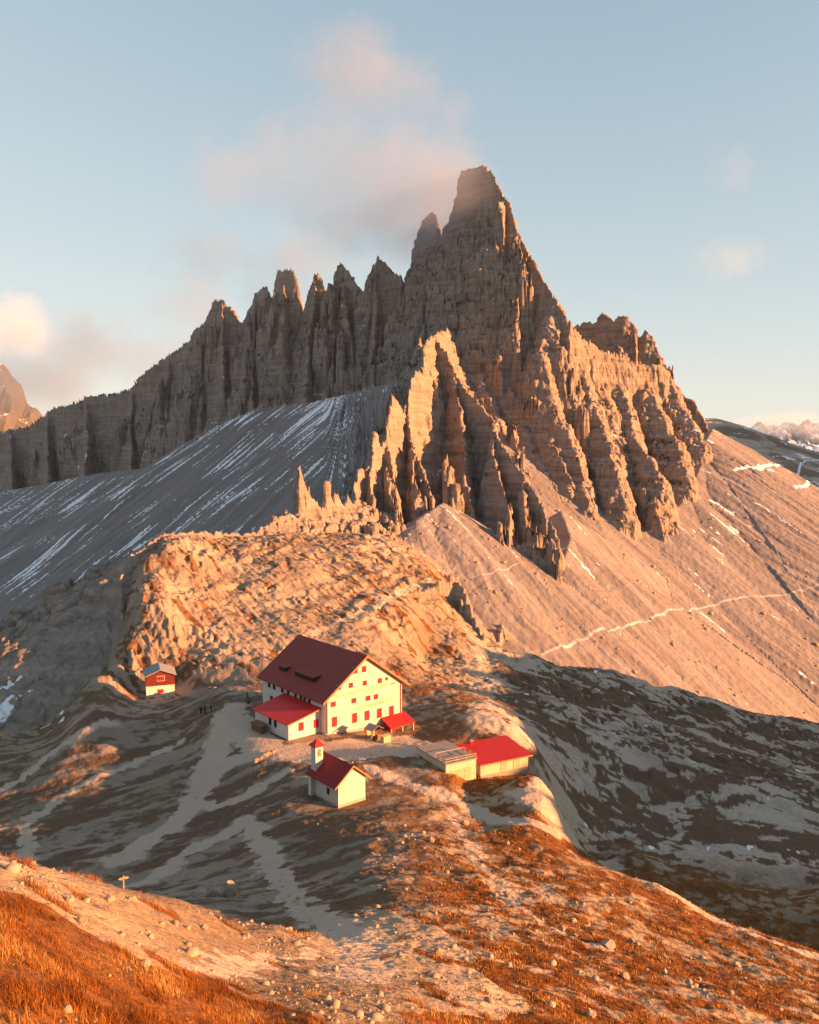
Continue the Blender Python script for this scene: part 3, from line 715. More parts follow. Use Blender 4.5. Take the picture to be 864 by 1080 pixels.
# ------------------------------------------------------------------ chapel
def build_chapel():
    O, yaw = CHAPEL; root = empty('chapel', O, yaw); F = Frame(O, yaw)
    tag(root, 'small cream chapel with dark red roof and little bell tower before the large hut', 'chapel')
    Wd, Ln, zr, ov = 4.29, 6.33, 5.10, .78; sl = .80; zs = zr - sl * Wd / 2
    MBd().add([(0, 0, -1), (Wd, 0, -1), (Wd, 0, zs), (Wd / 2, 0, zr), (0, 0, zs), (0, Ln, -1), (Wd, Ln, -1), (Wd, Ln, zs), (Wd / 2, Ln, zr), (0, Ln, zs)],
              [(0, 1, 2, 3, 4), (9, 8, 7, 6, 5), (1, 6, 7, 2), (5, 0, 4, 9), (2, 7, 8, 3), (3, 8, 9, 4), (0, 5, 6, 1)]).build('wall', MAT['cream'], root)
    MBd().box(-.05, -.05, -1, Wd + .05, -.003, .35).build('plinth', MAT['stone'], root)
    MBd().box(-.05, 0, -1, -.003, Ln + .05, .30).build('plinth', MAT['stone'], root)
    for m in gable_roof(-ov, Wd + ov, zr - sl * (Wd / 2 + ov), Wd / 2, zr, zr - sl * (Wd / 2 + ov), -.4, Ln + .3, .12): m.build('roof', MAT['chapelroof'], root)
    zt = lambda x: zr - sl * abs(x - Wd / 2)
    for a, b in ((-ov, Wd / 2), (Wd / 2, Wd + ov)):
        MBd().add([(a, -.46, zt(a) - .07), (b, -.46, zt(b) - .07), (b, -.46, zt(b) + .17), (a, -.46, zt(a) + .17), (a, -.403, zt(a) - .07), (b, -.403, zt(b) - .07), (b, -.403, zt(b) + .17), (a, -.403, zt(a) + .17)],
                  [(0, 1, 2, 3), (7, 6, 5, 4), (0, 4, 5, 1), (3, 2, 6, 7), (0, 3, 7, 4), (1, 5, 6, 2)]).build('verge_board', MAT['trim'], root)
    p = F.cut(346.3, 833.5, (0, 0, 0), (1, 0, 0))
    wn = MBd().box(-.03, p[1] - .28, p[2] - .55, .02, p[1] + .28, p[2] + .35).build('window', MAT['redwood'], root)
    MBd().box(-.045, p[1] - .2, p[2] - .47, -.033, p[1] + .2, p[2] + .27).build('pane', MAT['glass'], wn)
    MBd().box(-.55, Ln - .75, -1, -.004, Ln - .1, zs - .55).build('buttress', MAT['white'], root)
    # bell tower through the left roof slope
    q = F.cut(333.2, 813.5, (Wd / 2, 0, zr + .12), (-sl, 0, 1)); tx, ty, s = q[0], q[1], 1.15
    top = F.cut(335, 787.5, (tx + s / 2, ty + .1, 0), (0, 1, 0))[2]
    tw = MBd().box(tx, ty, q[2] - .8, tx + s, ty + s, top).build('bell_tower', MAT['white'], root)
    c = (tx + s / 2, ty + s / 2)
    MBd().add([(c[0] - .85, c[1] - .85, top + .003), (c[0] + .85, c[1] - .85, top + .003), (c[0] + .85, c[1] + .85, top + .003), (c[0] - .85, c[1] + .85, top + .003), (c[0], c[1], top + .95)],
              [(3, 2, 1, 0), (0, 1, 4), (1, 2, 4), (2, 3, 4), (3, 0, 4)]).build('tower_roof', MAT['redroof'], tw)
    m = MBd(); a = np.linspace(0, math.pi, 9); prof = [(c[0] - .3, top - 1.35), (c[0] + .3, top - 1.35)] + [(c[0] + .3 * math.cos(t), top - .62 + .3 * math.sin(t)) for t in a]
    m.prism_y(prof, ty - .02, ty + .02).build('bell_opening', MAT['trim'], tw)
    MBd().tube((c[0], ty - .05, top - .95), (c[0], ty - .05, top - .65), .17, .08, 10).build('bell', MAT['gold'], tw)
build_chapel()

# ------------------------------------------------------------------ shed and stone store
def build_shed():
    O, yaw = SHED; root = empty('red_roofed_shed', O, yaw); F = Frame(O, yaw)
    tag(root, 'long low shed with bright red roof and yellow front right of the large hut', 'shed')
    Wd, D, ze, zr = 8.68, 6.6, 2.2, 2.95
    m = MBd().add([(0, 0, .35), (Wd, 0, .35), (Wd, D, .35), (0, D, .35), (0, 0, ze), (Wd, 0, ze), (Wd, D, zr), (0, D, zr)], [(3, 2, 1, 0), (4, 5, 6, 7), (0, 1, 5, 4), (1, 2, 6, 5), (2, 3, 7, 6), (3, 0, 4, 7)])
    m.build('wall', MAT['yellow'], root)
    MBd().box(.03, .03, -2.2, Wd - .03, D - .03, .348).build('foundation', MAT['concrete'], root)
    s = (zr - ze) / D
    MBd().prism_x([(-.55, ze - .55 * s), (D + .3, zr + .3 * s), (D + .3, zr + .3 * s + .14), (-.55, ze - .55 * s + .14)], -.4, Wd + .45).build('roof', MAT['redroof_x'], root)
    MBd().prism_x([(-.61, ze - .55 * s - .04), (-.553, ze - .55 * s - .04), (-.553, ze - .55 * s + .16), (-.61, ze - .55 * s + .16)], -.42, Wd + .47).build('eave_board', MAT['trim'], root)
    for x in (3.6, 5.9):
        d = MBd().box(x, -.05, .37, x + 1.15, -.003, 2.05).build('door', MAT['plank'], root)
        MBd().box(x + .95, -.10, 1.1, x + 1.02, -.052, 1.25).build('handle', MAT['metal'], d)
    p = F.cut(497, 784.5, (0, D * .75, ze + s * D * .75 + .14), (0, -s, 1))
    c = MBd().box(p[0] - .22, p[1] - .22, p[2] - .3, p[0] + .22, p[1] + .22, p[2] + .55).build('chimney', MAT['red'], root)
    MBd().box(p[0] - .3, p[1] - .3, p[2] + .553, p[0] + .3, p[1] + .3, p[2] + .63).build('chimney_cap', MAT['metal'], c)
build_shed()

def build_store():
    O, yaw = STORE; root = empty('flat_roofed_store', O, yaw)
    tag(root, 'flat roofed stone store with railing and yellow front beside the red roofed shed', 'store')
    Wd, L_, h = 5.35, 8.4, 3.2
    MBd().box(0, 0, -1.6, Wd, L_, h).build('wall', MAT['yellow'], root)
    MBd().box(-.15, -.15, h + .003, Wd + .12, L_ + .1, h + .2).build('roof', MAT['concrete'], root)
    for x in (1.35, 2.6, 3.85):
        for z in (.9, 1.75):
            MBd().box(x - .55, -.05, z - .36, x + .55, -.003, z + .36).build('stone_panel', MAT['plank'], root)
    r = MBd()
    for x in (0, Wd / 3, Wd * 2 / 3, Wd - .05): r.tube((x, 0, h + .2), (x, 0, h + .85), .045)
    for y in (1.5, 3.0): r.tube((0, y, h + .2), (0, y, h + .85), .045); r.tube((Wd - .05, y, h + .2), (Wd - .05, y, h + .85), .045)
    for z in (h + .5, h + .85): r.tube((0, 0, z), (Wd - .05, 0, z), .04); r.tube((0, 0, z), (0, 3.0, z), .04); r.tube((Wd - .05, 0, z), (Wd - .05, 3.0, z), .04)
    r.tube((0, 3.0, h + .85), (Wd - .05, 3.0, h + .85), .04)
    r.build('railing', MAT['plank'], root)
build_store()

def build_cabin():
    O, yaw = CABIN; root = empty('cabin', O, yaw); F = Frame(O, yaw)
    tag(root, 'small cabin of dark red boards over a white base at the plateau edge', 'cabin')
    Wd, Ln, zr, ov = 6.2, 6.1, 6.1, .33; sl = .39; zs = zr - sl * Wd / 2; zm = 2.5
    MBd().box(0, 0, -1.2, Wd, Ln, zm).build('base_wall', MAT['white'], root)
    MBd().add([(-.04, -.04, zm + .003), (Wd + .04, -.04, zm + .003), (Wd + .04, -.04, zs), (Wd / 2, -.04, zr), (-.04, -.04, zs), (-.04, Ln, zm + .003), (Wd + .04, Ln, zm + .003), (Wd + .04, Ln, zs), (Wd / 2, Ln, zr), (-.04, Ln, zs)],
              [(0, 1, 2, 3, 4), (9, 8, 7, 6, 5), (1, 6, 7, 2), (5, 0, 4, 9), (2, 7, 8, 3), (3, 8, 9, 4), (0, 5, 6, 1)]).build('upper_wall', MAT['redwood'], root)
    for m in gable_roof(-ov - .1, Wd + ov + .1, zr - sl * (Wd / 2 + ov + .1), Wd / 2, zr, zr - sl * (Wd / 2 + ov + .1), -.55, Ln + .5, .16): m.build('roof', MAT['greyroof'], root)
    p = F.cut(169.6, 715.6, (0, -.04, 0), (0, 1, 0)); shutter_window(root, 'y', -.04, p[0], p[2] - .5, 1.5, 1.0)
    p = F.cut(169.6, 729, (0, 0, 0), (0, 1, 0)); shutter_window(root, 'y', 0, p[0], p[2] - .45, 1.3, .9)
build_cabin()
# ------------------------------------------------------------------ marks on the ground, measured on the photograph and carried to world x, y
_hr = np.exp(np.linspace(math.log(9), math.log(1500), 5000)).astype(np.float32)
def hit(u, v):
    d = ray(u, v)
    X, Y = d[0] / d[1] * _hr, _hr
    zr_ = CAM_Z + d[2] / d[1] * _hr
    z = height(X, Y, False)[0]
    k = np.argmax(z > zr_)
    return np.array([X[k], Y[k], z[k]])

def polyline_dist(x, y, pts):
    D = np.full(np.shape(x), 1e6, np.float32)
    for a, b in zip(pts[:-1], pts[1:]):
        ex, ey = b[0] - a[0], b[1] - a[1]
        t = np.clip(((x - a[0]) * ex + (y - a[1]) * ey) / (ex * ex + ey * ey + 1e-6), 0, 1)
        D = np.minimum(D, np.hypot(x - a[0] - t * ex, y - a[1] - t * ey))
    return D

def in_poly(x, y, pts):
    c = np.zeros(np.shape(x), bool)
    n = len(pts)
    for i in range(n):
        x0, y0 = pts[i][:2]; x1, y1 = pts[(i + 1) % n][:2]
        if y0 == y1: continue
        c ^= ((y0 > y) != (y1 > y)) & (x < (x1 - x0) * (y - y0) / (y1 - y0) + x0)
    return c

PATHS = [  # (pixels, half width in metres)
 ([(330,790),(280,796),(240,806),(214,822),(204,845),(186,866),(160,886),(125,908)], 2.3),
 ([(204,845),(232,852),(262,838),(300,812)], 1.4),
 ([(250,742),(236,770),(225,800),(214,822)], 2.6),
 ([(262,868),(285,905),(296,930),(315,952),(350,975),(378,990),(385,1008),(370,1030)], 1.3),
 ([(395,812),(440,832),(490,850),(540,868),(590,884),(640,908),(690,935),(740,962),(800,988),(870,1012)], 1.5),
 ([(470,855),(490,885),(510,915),(545,955),(600,988),(650,1005)], .5),
 ([(330,1000),(290,1006),(240,1012),(195,1018)], .45),
 ([(120,765),(60,790),(0,835)], 1.2), ([(190,780),(110,815),(30,862),(-40,900)], 1.1), ([(255,865),(190,905),(140,935)], 1.5),
]
PATHS = [([hit(*p) for p in px], w) for px, w in PATHS]
SNOW_PATH = [([hit(*p) for p in [(572,692),(585,688),(608,680),(640,667),(670,658),(700,650),(730,643),(760,637),(800,630),(866,620)]], .6),
 ([hit(*p) for p in [(495,612),(520,607),(540,600),(552,596)]], .35)]
LEDGE = [([hit(*p) for p in [(330,672),(370,655),(400,640),(430,622),(455,612)]], 1.2)]
FAR_PATHS = [([hit(*p) for p in px], 1.3) for px in ([(796,495),(820,491),(845,489),(868,486)], [(838,516),(852,511),(870,506)], [(775,497),(800,496),(815,499)])]
GRASS_NEAR = [hit(*p)[:2] for p in [(-140,930),(-60,932),(0,944),(50,955),(90,985),(140,1008),(200,1035),(270,1055),(330,1070),(345,1079)]] + [np.array(p) for p in [(-2, 18), (-2, 4), (-30, 2)]]
GRAVEL_NEAR = [hit(*p)[:2] for p in [(318,1000),(345,968),(400,958),(450,972),(500,1010),(540,1040),(575,1079),(352,1079),(335,1050)]]
APRON = [hit(*p)[:2] for p in [(556,830),(582,829),(592,850),(595,872),(580,866),(540,850),(528,838)]]
TERRACE = [hit(*p)[:2] for p in [(262,752),(300,785),(345,782),(432,775),(470,788),(440,800),(395,800),(330,806),(262,800),(235,770)]]

def masks(x, y, z, rock, h, zb, pro, nz):
    """albedo masks: grass, snow, pale gravel, path"""
    r = np.hypot(x, y)
    phi = np.arctan2(x, y)
    n1 = fbm(x / 11, y / 11, 4, 61); n2 = fbm(x / 2.2, y / 2.2, 3, 63)
    # streaks that run along the terraces of the plateau
    a, b = x * .78 + y * .62, -x * .62 + y * .78
    st = fbm(a / 22, b / 4.6, 4, 65)
    st2 = fbm(a / 8, b / 2.4, 5, 67, .62)
    wx, wy = x + n2 * .5 + n1 * .8, y + n2 * .5 - n1 * .8
    plateau = (1 - h) * (1 - sstep(165, 200, r))
    right = sstep(-.08, .10, phi + .002 * n1 * 10)
    # left plateau: dark grass in streaks; right crest: autumn grass with bare gravel between
    g_left = sstep(-.50, .42, st + .55 * st2 + .5 * n2 + .14)
    g_right = sstep(-.40, .40, .65 * n1 + .9 * n2 + .35 * st + .45 * noise(x / .9, y / .9, 69) + .26)
    grass = g_left * (1 - right) + g_right * right
    moor = sstep(-.22, -.06, .75 * fbm(x / 34, y / 20, 4, 71) + .6 * fbm(x / 8, y / 5, 5, 73, .6) + .35 * n2)
    moorm = sstep(130, 160, r) * sstep(.05, .09, phi)
    grass = grass * (1 - moorm) + moor * moorm
    knoll = sstep(178, 205, r + 6 * n1) * (1 - sstep(.06, .12, phi)) 
    u_ = np.sin(1.1) * x + np.cos(1.1) * y
    g_kn = sstep(.05, .6, fbm((x * .75 + y * .66) / 3.0, (-x * .66 + y * .75) / 15, 4, 75) + .5 * n2 + .45 * fbm(x / 30, y / 30, 2, 77) + .3 * (1 - sstep(188, 226, r)))
    grass = grass * (1 - knoll) + g_kn * knoll
    far = sstep(560, 640, r) * (1 - sstep(.5, .55, np.abs(phi)))
    far = far * (phi > .2) * (h < .5) * (~rock)
    grass = grass * (1 - far) + sstep(-.5, .3, fbm(x / 60, y / 60, 5, 79)) * far * .8
    gn = in_poly(wx, wy, GRASS_NEAR); grass = np.where(gn, .93 + .1 * n2, grass)
    nearb = (1 - sstep(44, 60, r)) * (1 - gn) * (phi < -.02)
    grass = grass * (1 - nearb) + nearb * sstep(.05, .5, n1 * .7 + n2 * .8 + .12)
    gv = in_poly(wx + n1, wy - n1, GRAVEL_NEAR); grass = np.where(gv, np.clip(sstep(.2, .75, n2 + .5 * n1), 0, 1), grass)
    path = np.zeros_like(grass)
    for pts, w in PATHS:
        path = np.maximum(path, 1 - sstep(w * .85, w * 1.15, polyline_dist(wx + .5 * n2, wy - .4 * n2, pts)))
    for poly in (APRON, TERRACE):
        path = np.maximum(path, in_poly(wx, wy, poly) * 1.0)
    for pts, w in LEDGE:
        path = np.maximum(path, 1 - sstep(w * .6, w * 1.4, polyline_dist(x, y, pts)))
    grass = grass * (1 - path)
    grass = np.where(rock, 0, grass) * (1 - sstep(.45, .6, h)) * sstep(.30, .62, nz + .1 * n2)
    # snow: on the scree in lines down the fall line, in hollows and on ledges
    ii, jj = np.clip((x - RX0) / RS, 0, NXR - 1), np.clip((y - RY0) / RS, 0, NYR - 1)
    arc = fall_coord(x, y); td = bilin(TD, ii, jj)
    lines = fbm(arc / 3.2 + .25 * n2, td / 70, 3, 81) + .35 * noise(arc / 40, td / 60, 83) + .22 * n2
    leftt = sstep(-.02, -.10, phi) * 1.0
    s_l = sstep(.42, .74, lines + .06 + .5 * fbm(x / 45, y / 45, 2, 84) - .0012 * td + .15 * sstep(-.55, -.1, phi)) * leftt
    s_r = sstep(.70, .90, lines * .8 + .25 * n1 + .32 * (1 - sstep(0, 26, td))) * (1 - leftt)
    snow = np.where(h > .5, s_l + s_r, 0) * np.where(rock, 0, 1)
    ledge = sstep(.70 - .10 * (phi < -.02), .80 - .10 * (phi < -.02), nz) * sstep(.35, .6, fbm(x / 22, y / 22, 3, 85) + .3 * n2) * rock * (r > 420) * (z < 165)
    vall = sstep(.40, .52, fbm(a / 30, b / 7, 3, 87) + .3 * n2) * (phi < -.2) * (r > 180) * (1 - sstep(.4, .6, h)) * (z < -8)
    mo = sstep(.95, 1.02, fbm(x / 9, y / 6, 3, 89) + .3 * n2) * moorm * (r < 300)
    fp = np.zeros_like(grass)
    for pts, w in SNOW_PATH:
        fp = np.maximum(fp, (1 - sstep(w * .7, w * 2.0, polyline_dist(x, y, pts))) * (.455 + .09 * noise(x / 9, y / 9, 97)))
    for pts, w in FAR_PATHS:
        fp = np.maximum(fp, .7 * (1 - sstep(w * .7, w * 1.4, polyline_dist(x, y, pts))))
    farsn = far * sstep(.5, .62, fbm(x / 30, y / 12, 4, 91)) * .7
    snow = np.clip(np.maximum.reduce([snow, ledge, vall * .8, mo, fp, farsn]), 0, 1)
    pale = np.clip((.5 + .55 * fbm(x / 17, y / 17, 4, 93)) * (1 - .55 * plateau * (1 - right) * (1 - nearb)) + .25 * gv, 0, 1)
    pale = np.clip(pale + moorm * (.35 + .5 * sstep(-.2, .5, n2 + n1)), 0, 1)
    pale = np.where(r > 75, pale * (.78 + .22 * moorm), pale)
    fc = fall_coord(x, y)
    strk = np.clip(.5 + .55 * fbm(fc / 7, td / 90, 3, 99) + .3 * fbm(fc / 1.6, td / 25, 2, 98) + .2 * n1, 0, 1)
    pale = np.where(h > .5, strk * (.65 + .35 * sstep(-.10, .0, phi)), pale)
    vivid = np.clip(sstep(-.05, .10, phi + .03 * n1) * (1 - moorm) + (1 - sstep(44, 60, r)) + .40 * knoll * (1 - moorm) , 0, 1)  # sun and shade put into the ground colour: warm where lit, dull elsewhere
    return grass, snow, pale, path, vivid

# ------------------------------------------------------------------ terrain mesh: rings around the camera's foot, dense inside the view
def build_grid():
    phis = list(np.arctan(np.linspace(-.53, .53, int(960 * Q))))
    st = phis[-1] - phis[-2]; p = phis[-1]; ext = []
    while p < math.pi:
        st = min(st * 1.12, R(3)); p += st; ext.append(p)
    ext = np.array(ext); ext = phis[-1] + (ext - phis[-1]) * (math.pi - phis[-1]) / (ext[-1] - phis[-1])
    phis = np.array([-e for e in ext[::-1]] [1:] + phis + list(ext))      # closed ring: first column wraps to the last
    rs = []
    r = 3.0
    while r < 1300:
        rs.append(r)
        if r < 205: dr = max(.03, r * r / 900 / 34)
        elif r < 420: dr = .36
        elif r < 720: dr = .42
        else: dr = .9 + (r - 720) * .004
        r += dr / Q
    while r < 5300:
        rs.append(r); r *= 1.06
    rs.append(5400)
    return phis.astype(np.float32), np.array(rs, np.float32)

PH, RR = build_grid()
NC, NR = len(PH), len(RR)

def _block(rows):
    X = (RR[rows][:, None] * np.sin(PH)[None]).astype(np.float32); Y = (RR[rows][:, None] * np.cos(PH)[None]).astype(np.float32)
    z, rock, h, zb, pro = height(X, Y)
    return X, Y, z.astype(np.float32), rock, h, zb, pro
def pmap(f, n=48):
    blocks = np.array_split(np.arange(NR), n)
    with ThreadPoolExecutor(4) as ex:
        res = list(ex.map(f, blocks))
    return [np.concatenate([q[k] for q in res]) for k in range(len(res[0]))]
X, Y, Z, ROCKM, HB, ZB, PRO = pmap(_block)
# slope
gr = np.gradient(Z, axis=0) / np.gradient(RR)[:, None]
gp = np.gradient(Z, axis=1) / (np.gradient(PH)[None] * RR[:, None])
NZ = 1 / np.sqrt(1 + gr ** 2 + gp ** 2)
# horizontal displacement of the cliffs, so that they overhang and break up
def _disp(rows):
    x, y, z = X[rows], Y[rows], Z[rows]
    w = np.where(ROCKM[rows], sstep(.2, 4, PRO[rows]), 0) * sstep(205, 330, y) 
    nx, ny = -gr[rows] * np.sin(PH)[None] - gp[rows] * np.cos(PH)[None], -gr[rows] * np.cos(PH)[None] + gp[rows] * np.sin(PH)[None]
    l = np.sqrt(nx * nx + ny * ny) + .3
    s = x * .6 + y * .4
    d = 1.5 * fbm(s / 9 + z / 60, z / 7, 3, 101) + .9 * noise(s / 2.4, z / 2.0, 103) + .4 * noise(s / 1.1, z / .9, 104)
    zb = z + 2.0 * fbm(x / 40, y / 40, 2, 105) + .10 * x
    b1, b2 = zb / 8.0, zb / 3.4
    bd = .35 + .65 * sstep(380, 480, y)
    d = d * (.55 + .45 * bd) + bd * 1.35 * ((b1 - np.floor(b1)) ** 2 - .33) * sstep(-.5, .3, noise(s / 25, z / 30, 106)) + bd * .7 * ((b2 - np.floor(b2)) - .5)
    return x + nx / l * d * w, y + ny / l * d * w
DX, DY = pmap(_disp)
def _mask(rows):
    return masks(X[rows], Y[rows], Z[rows], ROCKM[rows], HB[rows], ZB[rows], PRO[rows], NZ[rows])
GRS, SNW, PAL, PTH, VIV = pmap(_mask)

def region_of(x, y, rock, h):
    r = np.hypot(x, y); phi = np.arctan2(x, y)
    reg = np.full(x.shape, 1, np.int8)                                     # plateau
    n = 4 * noise(x / 12, y / 12, 201)
    reg[(r + n < 62) & (phi < -.10)] = 0
    reg[(r + n < 75 + 60 * sstep(-.1, .02, phi)) & (phi >= -.10)] = 0      # hillside the camera stands on
    reg[(np.abs(phi) > .75) & (r < 400)] = 0
    reg[(r > 140 + n) & (phi > .07) & (np.abs(phi) <= .75)] = 2            # moor
    reg[(r > 186 + n) & (phi <= .07) & (phi > -.42)] = 3                   # knoll
    reg[((h > .5) & (y > 250)) | (rock & (r > 400)) | (rock & (phi > .105) & (r > 330)) | (r > 480)] = 4
    reg[(r > 560) & (phi > .2) & (h < .5) & ~rock] = 5
    reg[(r > 200) & (phi < -.30) & (h < .5) & (r <= 480)] = 6
    return reg
REG = region_of(X, Y, ROCKM, HB)

def make_terrain(mat):
    names = {0: 'hillside', 1: 'plateau', 2: 'moor', 3: 'rocky_knoll', 4: 'mountain', 5: 'far_hill', 6: 'valley'}
    labels = {0: 'near slope of orange autumn grass and pale rubble below the viewpoint', 1: 'bare grey and brown plateau around the mountain huts',
      2: 'dark shaded moor with pale limestone patches right of the red roofed shed', 3: 'sunlit rocky knoll behind the mountain huts',
      4: 'jagged limestone mountain with snow streaked scree', 5: 'dark far hillside with pale tracks at the right edge', 6: 'shaded valley falling away left of the knoll'}
    cats = {0: 'hillside', 1: 'ground', 2: 'moor', 3: 'hill', 4: 'mountain', 5: 'hill', 6: 'valley'}
    idx = np.arange(NC * NR, dtype=np.int64).reshape(NR, NC)
    a = idx[:-1]; b = idx[1:]
    an, bn = np.roll(a, -1, 1), np.roll(b, -1, 1)
    quads = np.stack([a, b, bn, an], -1).reshape(-1, 4)[:, ::-1]
    freg = REG[:-1].reshape(-1)
    co = np.stack([DX.ravel(), DY.ravel(), Z.ravel()], -1)
    col = np.stack([GRS.ravel(), SNW.ravel(), PAL.ravel(), PTH.ravel()], -1).astype(np.float32)
    rk = np.where(ROCKM, 1.0, 0.0).ravel().astype(np.float32); scr = (HB * (1 - ROCKM)).ravel().astype(np.float32)
    for k, nm in names.items():
        q = quads[freg == k]
        if not len(q): continue
        used = np.unique(q); remap = np.zeros(NC * NR, np.int32); remap[used] = np.arange(len(used))
        me = bpy.data.meshes.new(nm)
        me.vertices.add(len(used)); me.vertices.foreach_set('co', co[used].astype(np.float32).ravel())
        me.loops.add(len(q) * 4); me.loops.foreach_set('vertex_index', remap[q].ravel().astype(np.int32))
        me.polygons.add(len(q)); me.polygons.foreach_set('loop_start', (np.arange(len(q)) * 4).astype(np.int32))
        at_ = me.attributes.new('cover', 'FLOAT_COLOR', 'POINT'); at_.data.foreach_set('color', col[used].ravel())
        at_ = me.attributes.new('rock', 'FLOAT', 'POINT'); at_.data.foreach_set('value', rk[used])
        at_ = me.attributes.new('scree', 'FLOAT', 'POINT'); at_.data.foreach_set('value', scr[used])
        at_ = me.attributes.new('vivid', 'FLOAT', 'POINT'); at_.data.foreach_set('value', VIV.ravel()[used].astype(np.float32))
        me.update(calc_edges=True)
        me.materials.append(mat)
        if k in (0, 1): me.polygons.foreach_set('use_smooth', np.ones(len(q), bool))
        o = bpy.data.objects.new(nm, me); COL.objects.link(o)
        o['kind'] = 'structure'; o['label'] = labels[k]; o['category'] = cats[k]

make_terrain(terrain_material())

def ground(x, y):
    return height(np.atleast_1d(np.asarray(x, np.float32)), np.atleast_1d(np.asarray(y, np.float32)))[0]
def hit_fine(u, v):
    """the first point of the detailed ground on the pixel's ray"""
    d = ray(u, v); Y = np.exp(np.linspace(math.log(9), math.log(420), 9000)).astype(np.float32)
    z = ground(d[0] / d[1] * Y, Y); k = int(np.argmax(z > CAM_Z + d[2] / d[1] * Y))
    return np.array([d[0] / d[1] * Y[k], Y[k], z[k]])

# ------------------------------------------------------------------ distant peaks
def far_mat(name, c1, c2, snow):
    m, nt, b = new_mat(name); k = NB(nt)
    g = k.n('ShaderNodeNewGeometry'); pos = g.outputs['Position']
    sp = k.n('ShaderNodeSeparateXYZ'); k.L(g.outputs['Normal'], sp.inputs[0])
    c = k.mix(k.rng(k.noise(.02, 5, .7, pos), .35, .7), c1, c2)
    s = k.math('ADD', k.math('MULTIPLY', k.noise(.012, 5, .7, pos), .8), sp.outputs[2])
    c = k.mix(k.rng(s, snow, snow + .12), c, (.72, .75, .80)); k.L(c, b.inputs['Base Color']); return m

def far_peak(name, crest_px, Y, depth, mat, label, seed, amp, zb):
    us = np.linspace(crest_px[0][0], crest_px[-1][0], 180)
    vs = np.interp(us, [c[0] for c in crest_px], [c[1] for c in crest_px])
    top = np.array([at(u, v, Y) for u, v in zip(us, vs)])
    n = 70; ts = np.linspace(-1, 1, n)
    XX = np.repeat(top[:, 0][:, None], n, 1); YY = Y + ts[None] * depth + 0 * XX
    prof = 1 - np.abs(ts) ** .8
    e = np.minimum(1, np.minimum(np.arange(180), np.arange(180)[::-1]) / 14.0)[:, None]
    ZZ = zb + (top[:, 2][:, None] - zb) * prof[None] * e
    nn = ridged(XX / (amp * 3.2), YY / (amp * 3.2), 5, seed)
    ZZ = ZZ + amp * (nn - .6) * (1 - .75 * prof[None] ** 6) * prof[None]
    m = MBd(); m.v = [tuple(p) for p in np.stack([XX, YY, ZZ], -1).reshape(-1, 3)]
    m.f = [(i * n + j, (i + 1) * n + j, (i + 1) * n + j + 1, i * n + j + 1) for i in range(179) for j in range(n - 1)]
    o = m.build(name, mat); o['kind'] = 'structure'; o['label'] = label; o['category'] = 'mountain'
far_peak('distant_mountains', [(740, 475), (768, 460), (782, 452), (792, 456), (806, 447), (815, 452), (824, 455), (833, 447), (842, 452), (850, 445), (858, 448), (864, 444), (885, 450), (920, 440), (960, 462), (1000, 480)], 4300, 900,
         far_mat('distant_rock_shade_tint', (.07, .085, .11), (.12, .13, .15), 1.12), 'pale blue snowy mountains far off at the right', 411, 60, -60)  # shade and far blue are put into the rock colour
far_peak('distant_peak', [(-120, 430), (-70, 400), (-30, 368), (-8, 374), (4, 380), (12, 392), (22, 404), (28, 424), (36, 432), (48, 446), (62, 470)], 1750, 260,
         far_mat('distant_lit_rock', (.085, .075, .07), (.13, .115, .105), 1.15), 'sunlit rock peak in cloud at the left edge', 421, 34, -60)

# ------------------------------------------------------------------ boulders and stones
def rock_verts(seed, sub=2, flat=.75):
    import bmesh
    rng = random.Random(seed)
    bm = bmesh.new(); bmesh.ops.create_icosphere(bm, subdivisions=sub, radius=1)
    cuts = [(Vector((rng.gauss(0, 1), rng.gauss(0, 1), rng.gauss(0, 1))).normalized(), rng.uniform(.55, .9)) for _ in range(9)]
    from mathutils import noise as mn
    off = Vector((rng.random() * 50, rng.random() * 50, rng.random() * 50))
    for v in bm.verts:
        for nrm, d in cuts:
            k = v.co.dot(nrm)
            if k > d: v.co -= nrm * (k - d)
        v.co *= 1 + .16 * mn.noise(v.co * 1.7 + off) + .07 * mn.noise(v.co * 4.5 + off)
        v.co.z *= flat
    vs = np.array([v.co[:] for v in bm.verts]); fs = np.array([[w.index for w in f.verts] for f in bm.faces]); bm.free()
    return vs, fs

def stone_mat():
    m, nt, b = new_mat('limestone'); k = NB(nt)
    pos = k.n('ShaderNodeNewGeometry').outputs['Position']
    c = k.mix(k.rng(k.noise(.35, 4, .6, pos), .3, .7), (.26, .20, .145), (.42, .325, .235))
    c = k.mix(k.rng(k.noise(3.5, 5, .7, pos), .45, .8, 0, .7), c, (.20, .165, .135))
    k.L(c, b.inputs['Base Color'])
    bp = k.n('ShaderNodeBump'); bp.inputs['Strength'].default_value = .6; bp.inputs['Distance'].default_value = .06
    k.L(k.noise(7, 5, .7, pos), bp.inputs['Height']); k.L(bp.outputs[0], b.inputs['Normal']); return m
MAT['limestone'] = stone_mat()
PROTO = []
for i in range(7):
    vs, fs = rock_verts(50 + i, 3, .8)
    me = bpy.data.meshes.new('boulder'); me.from_pydata(vs.tolist(), [], fs.tolist()); me.materials.append(MAT['limestone']); PROTO.append(me)
rng = random.Random(9)
def boulder(p, s, label, group, mesh=None, tall=1.0, sink=.25):
    o = bpy.data.objects.new('boulder', PROTO[rng.randrange(7)] if mesh is None else PROTO[mesh]); COL.objects.link(o)
    o.location = (p[0], p[1], p[2] + s * .8 * tall * (1 - sink) - s * .25); o.scale = (s, s * rng.uniform(.75, 1.1), s * tall); o.rotation_euler = (rng.uniform(-.2, .2), rng.uniform(-.2, .2), rng.uniform(0, 6.28))
    return tag(o, label, 'boulder', group)
